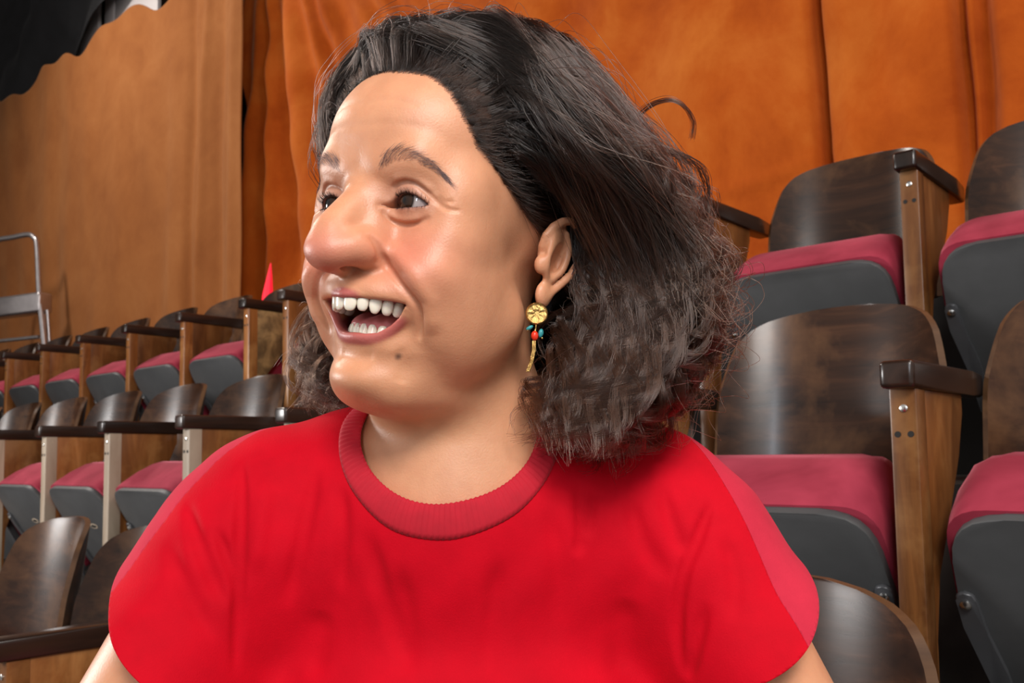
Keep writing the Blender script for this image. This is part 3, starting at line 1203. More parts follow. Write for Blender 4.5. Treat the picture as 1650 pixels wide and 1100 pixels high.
def sdf_neck(P):
    d = cap(P, NECK0, NECK1, 0.050, 0.054)
    mid = (SHO_R + SHO_L) / 2 + np.array([0, 0.03, 0.03])
    for s in (SHO_R, SHO_L):
        d = smin(d, cap(P, NECK1 + (NECK0 - NECK1) * 0.35 + np.array([0, 0.025, 0]), s * 0.82 + NECK1 * 0.18 + np.array([0, 0.010, 0.046]), 0.040, 0.034), 0.05)
    return d


def sdf_body(P):
    d = smin(sdf_torso(P), sdf_arms(P), 0.03)
    d = smin(d, sdf_neck(P), 0.035)
    m = (np.abs(P - np.float32(HT + np.array([0.03, 0.06, 0]))) < 0.21).all(-1)
    if m.any():
        d = d.copy()
        h = sdf_head(to_head(P[m])) / 1000
        d[m] = smin(d[m], h.astype(np.float32), 0.018)
    return d


BUILD_BODY = True
gx = axis(-0.42, 0.42, [(-0.185, -0.02, 0.00125), (-0.21, 0.08, 0.002), (-0.33, 0.24, 0.004)], 0.008)
gy = axis(0.38, 1.10, [(0.47, 0.60, 0.00125), (0.46, 0.72, 0.0022)], 0.008)
gz = axis(0.44, 1.28, [(0.55, 0.63, 0.0045), (0.965, 1.20, 0.00125), (0.84, 1.24, 0.0025)], 0.008)
pos, quads = surface(sdf_body, gx, gy, gz)
print('body verts', len(pos), 'quads', len(quads))
H = skew(to_head(pos))


def g3(c, s, sym=True):
    q = H.copy()
    if sym:
        q[:, 0] = np.abs(q[:, 0])
    q = (q - np.float32(c)) / np.float32(s)
    return np.exp(-(q * q).sum(-1))[:, None]


col = np.tile(np.float32((0.65, 0.305, 0.168)), (len(pos), 1))


def mixc(c, w):
    global col
    col = col * (1 - w) + np.float32(c) * w


mixc((0.65, 0.215, 0.140), 0.85 * g3((40, -8, -34), (24, 34, 22)))
mixc((0.60, 0.195, 0.140), 0.85 * g3((0, -48, -38), (22, 18, 14)))
mixc((0.62, 0.34, 0.19), 0.6 * g3((0, 60, -130), (90, 60, 40), False))
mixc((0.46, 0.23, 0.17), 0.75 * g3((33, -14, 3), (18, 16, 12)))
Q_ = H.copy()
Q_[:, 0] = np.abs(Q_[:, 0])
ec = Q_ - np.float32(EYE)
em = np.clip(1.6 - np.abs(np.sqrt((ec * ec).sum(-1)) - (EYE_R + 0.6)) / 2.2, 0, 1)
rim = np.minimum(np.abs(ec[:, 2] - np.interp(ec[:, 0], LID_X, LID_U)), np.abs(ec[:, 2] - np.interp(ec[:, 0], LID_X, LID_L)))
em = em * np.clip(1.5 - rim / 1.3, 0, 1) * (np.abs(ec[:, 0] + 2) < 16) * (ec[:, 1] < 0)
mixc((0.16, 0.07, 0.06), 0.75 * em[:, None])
near = (Q_[:, 1] < 20) & (Q_[:, 2] < -50) & (Q_[:, 2] > -110)
wl = np.zeros(len(pos), np.float32)
for path, r in ((LIP_U, 4.4), (LIP_L, 5.4)):
    r_, t_ = polydist(Q_[near], smooth_path(path, 16))
    wl[near] = np.maximum(wl[near], np.clip((r * (1 - 0.35 * t_) - r_) / 1.5 + 0.5, 0, 1))
mixc((0.44, 0.095, 0.095), 0.85 * wl[:, None])
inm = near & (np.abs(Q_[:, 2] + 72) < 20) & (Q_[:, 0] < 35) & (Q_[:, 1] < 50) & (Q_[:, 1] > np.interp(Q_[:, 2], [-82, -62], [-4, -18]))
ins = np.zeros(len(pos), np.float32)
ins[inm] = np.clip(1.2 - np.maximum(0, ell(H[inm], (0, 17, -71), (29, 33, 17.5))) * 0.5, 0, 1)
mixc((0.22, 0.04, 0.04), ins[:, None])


def hair_front(X, z):
    """where the hairline runs: y of its front edge at a height on the head"""
    return np.interp(z, [-60, -30, -12, 0, 14, 26, 40, 58, 70, 78, 86, 96], [116, 114, 108, 84, 50, 31, 13, 3, 0, -3, -6, 30]) 


def scalp_mask(Hm):
    X = np.abs(Hm[:, 0])
    y, z = Hm[:, 1], Hm[:, 2]
    a = y - hair_front(X, z)
    top = np.where(z > 80, (z - 85.0 + 0.10 * X + np.clip(y + 6, 0, 60) * 0.9), -99)
    m = np.maximum(np.where(z < 82, a, -99), top)
    return np.where((z > -52) & (y > -20), m, -99)


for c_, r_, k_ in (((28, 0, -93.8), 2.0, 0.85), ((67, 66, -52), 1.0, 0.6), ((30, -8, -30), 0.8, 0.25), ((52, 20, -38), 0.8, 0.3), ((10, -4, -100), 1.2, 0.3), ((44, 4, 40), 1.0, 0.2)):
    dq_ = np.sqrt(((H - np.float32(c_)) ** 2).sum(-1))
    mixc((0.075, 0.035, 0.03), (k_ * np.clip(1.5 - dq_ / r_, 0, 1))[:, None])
sm = np.clip((scalp_mask(H) + 1.5) / 4, 0, 1)[:, None]
earm = np.zeros((len(H), 1), bool)
_m = (np.abs(H[:, 0]) > 60) & (np.abs(H[:, 1] - 95) < 40) & (H[:, 2] < 30)
_q = H[_m].copy()
_q[:, 0] = np.abs(_q[:, 0])
earm[_m, 0] = (sdf_ear(_q) < 1.8) & (_q[:, 0] > 67)
mixc((0.02, 0.012, 0.010), np.where(earm, 0, sm * 0.93))
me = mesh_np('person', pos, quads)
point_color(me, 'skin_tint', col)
M_SKIN, nt, nd, lk, b = new_mat('skin')
at_ = nd.new('ShaderNodeVertexColor')
at_.layer_name = 'skin_tint'
n1 = noise(nt, mapping(nt), 60, 5, 0.6)
mx = nd.new('ShaderNodeMix')
mx.data_type = 'RGBA'
mx.blend_type = 'MULTIPLY'
mx.inputs['Factor'].default_value = 0.5
r1 = ramp(nt, [(0.35, (0.86, 0.80, 0.78)), (0.62, (1.0, 1.0, 1.0))])
lk.new(n1.outputs['Fac'], r1.inputs[0])
lk.new(at_.outputs['Color'], mx.inputs['A'])
lk.new(r1.outputs[0], mx.inputs['B'])
lk.new(mx.outputs['Result'], b.inputs['Base Color'])
b.inputs['Roughness'].default_value = 0.42
b.inputs['Specular IOR Level'].default_value = 0.45
b.inputs['Subsurface Weight'].default_value = 0.25
b.inputs['Subsurface Radius'].default_value = (1.0, 0.35, 0.2)
b.inputs['Subsurface Scale'].default_value = 0.006
n2 = noise(nt, mapping(nt), 700, 3, 0.6)
bump(nt, b, n2.outputs['Fac'], 0.30, 0.0007)
woman = link('person', me, M_SKIN)
tag(woman, 'laughing woman with dark curly shoulder length hair in a red t-shirt, looking aside', 'person')
# ------------------------------------------------------------------ eyes
def frame_obj(o, pos_mm, rot=None):
    """place an object given in head millimetres"""
    Mx = Matrix.Identity(4)
    R = HROT if rot is None else HROT @ rot
    for i in range(3):
        for j in range(3):
            Mx[i][j] = R[i][j] / 1000
    w = to_world(pos_mm)
    Mx[0][3], Mx[1][3], Mx[2][3] = w
    o.matrix_world = Mx


M_EYE, nt, nd, lk, b = new_mat('eyeball')
tc = nd.new('ShaderNodeTexCoord')
sx = nd.new('ShaderNodeSeparateXYZ')
lk.new(tc.outputs['Object'], sx.inputs[0])
sq = nd.new('ShaderNodeVectorMath')
sq.operation = 'LENGTH'
cmb = nd.new('ShaderNodeCombineXYZ')
lk.new(sx.outputs['X'], cmb.inputs['X'])
lk.new(sx.outputs['Z'], cmb.inputs['Y'])
lk.new(cmb.outputs[0], sq.inputs[0])
dv = nd.new('ShaderNodeMath')
dv.operation = 'DIVIDE'
lk.new(sq.outputs['Value'], dv.inputs[0])
dv.inputs[1].default_value = 14.0
rr = ramp(nt, [(0.0, (0.004, 0.003, 0.003)), (0.155, (0.004, 0.003, 0.003)), (0.17, (0.016, 0.007, 0.004)), (0.40, (0.032, 0.013, 0.006)), (0.47, (0.010, 0.006, 0.004)), (0.505, (0.20, 0.16, 0.15)), (0.55, (0.36, 0.315, 0.31)), (1.0, (0.36, 0.24, 0.23))])
lk.new(dv.outputs[0], rr.inputs[0])
gt = nd.new('ShaderNodeMath')
gt.operation = 'LESS_THAN'
lk.new(sx.outputs['Y'], gt.inputs[0])
gt.inputs[1].default_value = 0.0
mx = nd.new('ShaderNodeMix')
mx.data_type = 'RGBA'
lk.new(gt.outputs[0], mx.inputs['Factor'])
mx.inputs['A'].default_value = (0.6, 0.45, 0.42, 1)
lk.new(rr.outputs[0], mx.inputs['B'])
lk.new(mx.outputs['Result'], b.inputs['Base Color'])
b.inputs['Roughness'].default_value = 0.12
b.inputs['Coat Weight'].default_value = 0.45
b.inputs['Specular IOR Level'].default_value = 0.25
b.inputs['Coat Roughness'].default_value = 0.03


def rotz(a):
    return np.array([[cos(a), -sin(a), 0], [sin(a), cos(a), 0], [0, 0, 1]])


for sxx in (-1, 1):
    bm = bmesh.new()
    bmesh.ops.create_uvsphere(bm, u_segments=48, v_segments=32, radius=EYE_R)
    for v in bm.verts:
        r_ = math.hypot(v.co.x, v.co.z)
        if v.co.y < 0 and r_ < 6.4:
            v.co.y -= 0.9 * (1 - (r_ / 6.4) ** 2)
    o = bm_obj('eyeball', bm, M_EYE, None, 180)
    frame_obj(o, (sxx * EYE[0] - 2.5, EYE[1], EYE[2]), rotz(radians(-8)))
    o.parent = woman

# ------------------------------------------------------------------ teeth, gums and tongue
M_TOOTH = plain_mat('tooth_enamel', (0.86, 0.79, 0.66), 0.18, 0, 0.06, 90)
M_TOOTH.node_tree.nodes['Principled BSDF'].inputs['Subsurface Weight'].default_value = 0.2
M_TOOTH.node_tree.nodes['Principled BSDF'].inputs['Subsurface Scale'].default_value = 0.002
M_GUM = plain_mat('gum', (0.40, 0.10, 0.10), 0.25, 0, 0.1, 90)
M_TONGUE = plain_mat('tongue', (0.58, 0.17, 0.17), 0.28, 0, 0.12, 150, 0.3)


def arch(s, w, dpt, y0):
    """arc position s (mm from the midline) on a dental arch"""
    t = np.linspace(0, 1.35, 200)
    x = w * np.sin(t)
    y = y0 + dpt * (1 - np.cos(t))
    L = np.concatenate([[0], np.cumsum(np.hypot(np.diff(x), np.diff(y)))])
    k = np.interp(abs(s), L, t)
    return math.copysign(w * sin(k), s), y0 + dpt * (1 - cos(k)), math.copysign(math.atan2(dpt * sin(k), w * cos(k)), s)


def tooth_mesh(w, h, dth, up, pointed):
    bm = bmesh.new()
    bmesh.ops.create_uvsphere(bm, u_segments=14, v_segments=10, radius=1.0)
    for v in bm.verts:
        x, y, z = v.co
        f = (abs(x) ** 3 + abs(y) ** 3 + abs(z) ** 3) ** (1 / 3)
        x, y, z = x / f, y / f, z / f
        zz = z * (1 if up else -1)           # -1 = biting edge
        k = 1.0 - 0.16 * max(0, zz) - (pointed * 0.35 * max(0, -zz - 0.2))
        tk = 0.55 + 0.45 * (zz * 0.5 + 0.5)
        v.co = (x * w / 2 * k, y * dth / 2 * tk - 0.25 * (1 - x * x), z * h / 2)
    return bm


def teeth(name, up, sizes, w, dpt, y0, edge, hs):
    bm = bmesh.new()
    pts = [arch(s, w - 1.5, dpt - 1.0, y0 + 2.5)[:2] for s in np.linspace(-38, 38, 30)]
    zc = edge + (1 if up else -1) * (hs[0] + 1.5)
    tube(bm, [(x, y, zc) for x, y in pts], 4.6 if up else 4.0, 10)
    g = bm_obj(name, bm, M_GUM, None, 180)
    frame_obj(g, (MOUTH_X, 0, 0))
    g.parent = woman
    s = 0.0
    for k, wd in enumerate(sizes):
        for sg in (-1, 1):
            x, y, a = arch(sg * (s + wd / 2), w, dpt, y0)
            h = hs[k]
            bm = tooth_mesh(wd * 0.99, h + 3, 5.5 if k < 3 else 8, up, 1.0 if k == 2 and up else (0.5 if k > 2 else 0.12))
            zc = edge + (1 if up else -1) * ((h + 3) / 2) + (0.7 if (k == 1 and up) else 0)
            bmesh.ops.transform(bm, matrix=Matrix.Translation((x, y, zc)) @ Matrix.Rotation(a, 4, 'Z'), verts=bm.verts)
            t = bm_obj('tooth', bm, M_TOOTH, g, 180)
        s += wd


teeth('upper_gum', True, [9.0, 7.2, 8.0, 7.2, 7.0, 9.5], 27, 38, -24.5, -70.0, [10, 8.8, 9.6, 8.0, 7.2, 6.5])
teeth('lower_gum', False, [5.6, 6.1, 7.0, 7.0, 7.0, 10], 24.5, 33, -8.0, -75.5, [8.5, 8.5, 9, 8, 7.5, 7])
bm = bmesh.new()
bmesh.ops.create_uvsphere(bm, u_segments=40, v_segments=24, radius=1.0)
for v in bm.verts:
    x, y, z = v.co
    v.co = (x * 21, y * 22 + 13, z * 9.5 - 73 - 3.0 * math.exp(-(x / 0.25) ** 2) * max(0, z) + 4 * y)
o = bm_obj('tongue', bm, M_TONGUE, None, 180)
frame_obj(o, (MOUTH_X, 0, 0))
o.parent = woman
# ------------------------------------------------------------------ t-shirt
ARM_R = (ELB_R - SHO_R) / np.linalg.norm(ELB_R - SHO_R)
ARM_L = (ELB_L - SHO_L) / np.linalg.norm(ELB_L - SHO_L)


def unit(v):
    v = np.asarray(v, float)
    return v / np.linalg.norm(v)


HEM_R = (pix(212, 1082, 0.565), unit(-0.63 * Rc - 0.777 * Uc + 0.35 * Fw))
HEM_L = (pix(1280, 1066, 0.565), unit(0.55 * Rc - 0.83 * Uc + 0.35 * Fw))
COL_C = pix(728, 742, 0.650)
COL_N = unit([0.0, -0.66, 0.75])
COL_E1 = np.array([1.0, 0, 0])
COL_E2 = np.cross(COL_N, COL_E1)
COL_R = 0.064
SHIRT_FOLDS = [
    ([(-0.1349, 0.6265, 0.9459), (-0.1386, 0.6149, 0.9148), (-0.1449, 0.6121, 0.8821), (-0.1548, 0.6194, 0.8463)], 0.0049, 0.0050),
    ([(-0.1167, 0.6167, 0.9332), (-0.1142, 0.6079, 0.8985), (-0.1168, 0.6152, 0.8567)], 0.0046, 0.0050),
    ([(-0.0989, 0.6052, 0.9046), (-0.0899, 0.6051, 0.87), (-0.0782, 0.6087, 0.8329), (-0.0685, 0.6015, 0.8064)], 0.0046, 0.0058),
    ([(-0.1894, 0.6367, 0.951), (-0.1843, 0.6162, 0.9237), (-0.1828, 0.6092, 0.8993), (-0.1826, 0.6068, 0.8711), (-0.1837, 0.6084, 0.8425), (-0.1858, 0.6099, 0.8029)], 0.0104, 0.0032),
    ([(-0.2258, 0.6276, 0.9238), (-0.2065, 0.604, 0.888), (-0.1888, 0.6049, 0.8492)], 0.0042, 0.0043),
    ([(-0.2006, 0.6103, 0.9077), (-0.1879, 0.6064, 0.8773), (-0.1829, 0.6067, 0.8589)], 0.0038, 0.0036),
    ([(-0.2336, 0.6152, 0.8995), (-0.2144, 0.5983, 0.8647), (-0.1948, 0.6014, 0.828)], 0.0029, 0.0058),
    ([(0.0433, 0.6165, 0.9351), (0.0444, 0.6068, 0.9004), (0.0415, 0.6071, 0.88)], 0.0038, 0.0036),
    ([(0.0543, 0.6148, 0.9266), (0.0484, 0.6074, 0.8921)], 0.0030, 0.0036),
    ([(0.1362, 0.62, 0.919), (0.1223, 0.6074, 0.8931), (0.1106, 0.6041, 0.8673), (0.1071, 0.6081, 0.8345), (0.1101, 0.612, 0.7982)], 0.0104, 0.0032),
    ([(0.1256, 0.5996, 0.8537), (0.1163, 0.6028, 0.8194), (0.1117, 0.6099, 0.7987)], 0.0057, 0.0043),
    ([(0.0767, 0.6165, 0.9242), (0.0854, 0.6093, 0.8914), (0.1027, 0.6065, 0.863)], 0.0038, 0.0058),
    ([(-0.0769, 0.6002, 0.8825), (-0.0718, 0.6067, 0.8413), (-0.0692, 0.6001, 0.8036)], 0.0034, 0.0072),
    ([(-0.0097, 0.5973, 0.8859), (-0.0144, 0.6033, 0.8411), (-0.0209, 0.6, 0.803)], 0.0034, 0.0072),
    ([(0.0217, 0.6071, 0.9212), (0.029, 0.6059, 0.8723), (0.0241, 0.6117, 0.8147)], 0.0029, 0.0072),
    ([(0.1395, 0.6099, 0.8988), (0.1443, 0.5996, 0.8674), (0.1394, 0.592, 0.837)], 0.0029, 0.0058),
    ([(0.0986, 0.6203, 0.9321), (0.1063, 0.6095, 0.8993), (0.1152, 0.6047, 0.8793)], 0.0030, 0.0050),
    ([(-0.1696, 0.625, 0.9401), (-0.1698, 0.6114, 0.9031), (-0.173, 0.6089, 0.8706)], -0.0038, 0.0058),
    ([(-0.1298, 0.6196, 0.848), (-0.1377, 0.6184, 0.8001)], 0.0038, 0.0072),
    ([(0.075, 0.6162, 0.8538), (0.0703, 0.6229, 0.7961)], 0.0038, 0.0079),
]


def sdf_shirt(P):
    d = sdf_torso(P) - 0.004
    a = np.minimum(cap(P, SHO_R, SLV_R, 0.049, 0.069), cap(P, SHO_L, SLV_L, 0.048, 0.070))
    d = smin(d, a, 0.035)
    mid = (SHO_R + SHO_L) / 2 + np.array([0, 0.03, 0.03])
    for s in (SHO_R, SHO_L):
        d = smin(d, cap(P, NECK1 + (NECK0 - NECK1) * 0.35 + np.array([0, 0.025, 0]), s * 0.82 + NECK1 * 0.18 + np.array([0, 0.010, 0.046]), 0.040, 0.036), 0.05)
    d = d - 0.005
    for pts, dep, w in SHIRT_FOLDS:
        d = groove(d, P, pts, dep, w, 0.3)
    x, y, z = P[:, 0], P[:, 1], P[:, 2]
    d = d + 0.0012 * np.sin(x * 31 + 2.0 * np.sin(z * 23 + 1)) * np.sin(z * 37 + 3 * np.sin(x * 19)) + 0.0005 * np.sin(x * 130 + 3 * np.sin(z * 40)) * np.sin(z * 25 + 2)
    return d.astype(np.float32)


def clip_mesh(pos, tris, phi, attrs=()):
    """keep the side phi < 0, cutting the triangles along phi = 0"""
    s = phi < 0
    c = s[tris].sum(1)
    keep = tris[c == 3]
    new_pos, new_tris = [pos], [keep]
    new_at = [[a] for a in attrs]
    cache_n = len(pos)
    mixed = tris[(c == 1) | (c == 2)]
    cm = s[mixed].sum(1)
    # rotate so that the odd vertex comes first
    odd = np.where(cm[:, None] == 1, s[mixed], ~s[mixed]).argmax(1)
    r = np.arange(len(mixed))
    v0, v1, v2 = mixed[r, odd], mixed[r, (odd + 1) % 3], mixed[r, (odd + 2) % 3]
    e = np.concatenate([np.stack([v0, v1], -1), np.stack([v0, v2], -1)])
    es = np.sort(e, 1)
    u, inv = np.unique(es, axis=0, return_inverse=True)
    inv = inv.ravel()
    t = (phi[u[:, 0]] / (phi[u[:, 0]] - phi[u[:, 1]]))[:, None]
    new_pos.append(pos[u[:, 0]] * (1 - t) + pos[u[:, 1]] * t)
    for k, a in enumerate(attrs):
        new_at[k].append(a[u[:, 0]] * (1 - t[:, 0]) + a[u[:, 1]] * t[:, 0])
    n = len(mixed)
    a1, a2 = inv[:n] + cache_n, inv[n:] + cache_n
    one = cm == 1
    new_tris.append(np.stack([v0[one], a1[one], a2[one]], -1))
    two = ~one
    new_tris.append(np.stack([a1[two], v1[two], v2[two]], -1))
    new_tris.append(np.stack([a1[two], v2[two], a2[two]], -1))
    P_, T_ = np.concatenate(new_pos), np.concatenate(new_tris)
    used_, T_ = np.unique(T_, return_inverse=True)
    return P_[used_], T_.reshape(-1, 3), [np.concatenate(a)[used_] for a in new_at]


sgx = axis(-0.46, 0.46, [(-0.34, 0.26, 0.0022)], 0.008)
sgy = axis(0.42, 1.12, [(0.56, 0.70, 0.0022)], 0.008)
sgz = axis(0.44, 1.12, [(0.78, 1.0, 0.0022)], 0.010)
sp_, sq_ = surface(sdf_shirt, sgx, sgy, sgz)
st_ = np.concatenate([sq_[:, [0, 1, 2]], sq_[:, [0, 2, 3]]])
sp_ = sp_.astype(np.float64)


def ph_hem(P, hem, sgn):
    d = (P - hem[0]) @ hem[1]
    return d


def ph_hole(P):
    q = P - COL_C
    u, v, w = q @ COL_E1, q @ COL_E2, q @ COL_N
    return COL_R - np.sqrt(u * u + v * v) + np.where(w < -0.09, 10, 0) * 0


def side_x(P):
    return P[:, 0] - 0.5 * (SHO_R[0] + SHO_L[0])


# sleeve hems, neck opening, bottom hem
for hem, arm, sho in ((HEM_R, ARM_R, SHO_R), (HEM_L, ARM_L, SHO_L)):
    near_arm = (cap(sp_.astype(np.float32), sho, sho + arm * 0.6, 0.0, 0.0) < 0.105) & (np.sign(side_x(sp_)) == np.sign(sho[0] - 0.5 * (SHO_R[0] + SHO_L[0]))) & (np.abs(side_x(sp_)) > 0.16)
    ph = np.where(near_arm, ph_hem(sp_, hem, 1), -1.0)
    sp_, st_, _ = clip_mesh(sp_, st_, ph)
q = sp_ - COL_C
ph = np.where((q @ COL_N > -0.07) & (np.abs(q @ COL_E1) < 0.12) & (np.abs(q @ COL_E2) < 0.12), ph_hole(sp_), -1.0)
sp_, st_, _ = clip_mesh(sp_, st_, ph)
sp_, st_, _ = clip_mesh(sp_, st_, 0.53 - sp_[:, 2])


def panel_phi(P):
    """> 0 on the shoulder panels, behind the seam that runs from the neck to each sleeve hem"""
    out = np.full(len(P), -1.0)
    for sho, arm, pl in ((SHO_R, ARM_R, PANEL_R), (SHO_L, ARM_L, PANEL_L)):
        m = np.sign(side_x(P)) == np.sign(sho[0] - 0.5 * (SHO_R[0] + SHO_L[0]))
        slv = SLV_R if sho is SHO_R else SLV_L
        r_, _t = polydist(P[m].astype(np.float32), [NECK1 + np.array([0, 0.02, 0.03]), sho + np.array([0, 0.01, 0.0]), slv])
        out[m] = np.minimum((P[m] - pl[0]) @ pl[1], 0.084 - r_)
    return out


def plane3(a, b, c, toward):
    n = unit(np.cross(b - a, c - a))
    if n @ (np.asarray(toward)) < 0:
        n = -n
    return a, n


def seam_plane(p0, p1, side):
    p0, p1 = np.array(p0), np.array(p1)
    t = unit(p1 - p0)
    v = np.array(side)
    return 0.5 * (p0 + p1), unit(v - t * (v @ t))


PANEL_R = seam_plane((-0.2330, 0.6300, 0.9120), (-0.2714, 0.6121, 0.8532), (-0.55, 0.62, 0.55))
PANEL_L = seam_plane((0.1530, 0.6220, 0.9080), (0.1815, 0.5859, 0.8252), (0.72, 0.52, 0.45))


def hem_dist(P):
    h = np.full(len(P), 1.0)
    for hem, sho in ((HEM_R, SHO_R), (HEM_L, SHO_L)):
        m = (np.sign(side_x(P)) == np.sign(sho[0] - 0.5 * (SHO_R[0] + SHO_L[0]))) & (np.abs(side_x(P)) > 0.13)
        h[m] = np.minimum(h[m], -((P[m] - hem[0]) @ hem[1]))
    return h


def cloth_mat(name, c, rough=0.8, sheen=0.06, rib=False):
    m, nt, nd, lk, b = new_mat(name)
    n1 = noise(nt, mapping(nt), 25, 4, 0.6)
    r1 = ramp(nt, [(0.3, [k * 0.9 for k in c]), (0.7, [min(1, k * 1.08) for k in c])])
    lk.new(n1.outputs['Fac'], r1.inputs[0])
    lk.new(r1.outputs[0], b.inputs['Base Color'])
    b.inputs['Roughness'].default_value = rough
    b.inputs['Specular IOR Level'].default_value = 0.12
    b.inputs['Sheen Weight'].default_value = sheen
    b.inputs['Sheen Roughness'].default_value = 0.5
    b.inputs['Sheen Tint'].default_value = (1, 0.2, 0.25, 1)
    at_ = nd.new('ShaderNodeAttribute')
    at_.attribute_name = 'hem'
    # two rows of stitches along the hem
    acc = None
    for k in (0.0165, 0.0195):
        s1 = nd.new('ShaderNodeMath')
        s1.operation = 'COMPARE'
        lk.new(at_.outputs['Fac'], s1.inputs[0])
        s1.inputs[1].default_value = k
        s1.inputs[2].default_value = 0.0005
        if acc is None:
            acc = s1
        else:
            ad = nd.new('ShaderNodeMath')
            ad.operation = 'ADD'
            lk.new(acc.outputs[0], ad.inputs[0])
            lk.new(s1.outputs[0], ad.inputs[1])
            acc = ad
    wv = nd.new('ShaderNodeTexNoise')
    wv.inputs['Scale'].default_value = 900
    wv.inputs['Detail'].default_value = 2
    lk.new(mapping(nt), wv.inputs['Vector'])
    mul = nd.new('ShaderNodeMath')
    mul.operation = 'MULTIPLY_ADD'
    lk.new(acc.outputs[0], mul.inputs[0])
    mul.inputs[1].default_value = -2.0
    lk.new(wv.outputs['Fac'], mul.inputs[2])
    bump(nt, b, mul.outputs[0], 0.22, 0.0008)
    return m


M_SHIRT = cloth_mat('red_cotton', (0.52, 0.0004, 0.0105))
M_PANEL = cloth_mat('lighter_red_cotton', (0.50, 0.022, 0.048), 0.85, 0.2)
pp = panel_phi(sp_)


def largest_island(P_, T_):
    lab = np.arange(len(P_))
    for _ in range(400):
        m = lab[T_].min(1)
        new = lab.copy()
        for k in range(3):
            np.minimum.at(new, T_[:, k], m)
        new = new[new]
        if (new == lab).all():
            break
        lab = new
    c = np.bincount(lab[T_[:, 0]])
    print("ISL", np.sort(c)[-4:], len(T_))
    T_ = T_[lab[T_[:, 0]] == c.argmax()]
    u, iv = np.unique(T_, return_inverse=True)
    return P_[u], iv.reshape(-1, 3)


def shirt_piece(name, P_, T_, mat, parent):
    P_, T_ = largest_island(P_, T_)
    me = mesh_np(name, P_, T_)
    a = me.attributes.new('hem', 'FLOAT', 'POINT')
    a.data.foreach_set('value', hem_dist(P_).astype(np.float32))
    o = link(name, me, mat, parent)
    so = o.modifiers.new('thickness', 'SOLIDIFY')
    so.thickness = 0.0018
    so.offset = -1
    return o


a_, b_, _ = clip_mesh(sp_, st_, pp)
shirt = shirt_piece('t_shirt', a_, b_, M_SHIRT, woman)
shirt['label'] = 'bright red cotton t-shirt'
a_, b_, _ = clip_mesh(sp_, st_, -pp)
tri_x = side_x(a_[b_].mean(1))
for sg in (-1, 1):
    t_ = b_[np.sign(tri_x) == sg]
    u_, iv = np.unique(t_, return_inverse=True)
    o = shirt_piece('shoulder_panel', a_[u_], iv.reshape(-1, 3), M_PANEL, shirt)
    o['label'] = 'lighter red shoulder panel'

# ribbed collar
na, nr = 420, 9
rows = []
for k in range(nr):
    t = k / (nr - 1)
    rr_ = COL_R - 0.002 + 0.0155 * t
    al = np.linspace(0, 2 * pi, na, endpoint=False)
    base = COL_C + np.outer(np.cos(al), COL_E1) * rr_ + np.outer(np.sin(al), COL_E2) * rr_
    h = np.full(na, 0.09)
    for _ in range(60):
        v = sdf_shirt((base + h[:, None] * COL_N).astype(np.float32))
        h = h - np.clip(v, -0.01, 0.02) * 0.7
    lift = 0.0012 + 0.0022 * math.sin(pi * min(1, 0.12 + t * 0.88)) ** 0.6
    ribs = 0.0005 * np.cos(al * na / 3.5)
    rows.append(base + (h + lift + ribs)[:, None] * COL_N)
G = np.stack(rows)
idx = np.arange(nr * na).reshape(nr, na)
Qc = np.stack([idx[:-1], np.roll(idx, -1, 1)[:-1], np.roll(idx, -1, 1)[1:], idx[1:]], -1).reshape(-1, 4)
me = mesh_np('collar', G.reshape(-1, 3), Qc[:, ::-1])
M_RIB = plain_mat('red_rib_knit', (0.46, 0.003, 0.018), 0.85, 0, 0.1, 60, 0.1, 0.4)
o = link('collar', me, M_RIB, shirt)
o['label'] = 'ribbed dark red collar'
so = o.modifiers.new('thickness', 'SOLIDIFY')
so.thickness = 0.003

# ------------------------------------------------------------------ trousers and shoes (below the frame)
KN = [np.array([-0.13, 0.46, 0.50]), np.array([0.11, 0.44, 0.50])]
AN = [np.array([-0.13, 0.47, 0.03]), np.array([0.11, 0.45, 0.03])]


def sdf_trousers(P):
    d = ell(P, HIP + np.array([0, 0, -0.01]), (0.178, 0.142, 0.115))
    for i, sx in enumerate((-1, 1)):
        h = HIP + np.array([sx * 0.085, -0.02, -0.03])
        d = smin(d, cap(P, h, KN[i], 0.085, 0.062), 0.05)
        d = smin(d, cap(P, KN[i], AN[i], 0.062, 0.048), 0.03)
    return d.astype(np.float32)


tp_, tq_ = surface(sdf_trousers, axis(-0.30, 0.34, [], 0.012), axis(0.30, 1.16, [], 0.012), axis(-0.04, 0.76, [], 0.012))
tr_ = link('trousers', mesh_np('trousers', tp_, tq_), plain_mat('dark_blue_denim', (0.015, 0.02, 0.04), 0.8, 0, 0.2, 60, 0.1), woman)
for i in range(2):
    bm = bmesh.new()
    a = AN[i]
    tube(bm, [a + np.array(q) for q in ((0, 0.05, -0.045), (0, 0.03, -0.040), (0, -0.05, -0.045), (0, -0.12, -0.052), (0, -0.19, -0.058), (0, -0.205, -0.062))], [0.02, 0.042, 0.046, 0.040, 0.030, 0.01], 16)
    bm_obj('shoe', bm, plain_mat('dark_leather', (0.02, 0.016, 0.014), 0.4), woman, 60)
# ------------------------------------------------------------------ hair, brows and lashes
rg = np.random.default_rng(7)


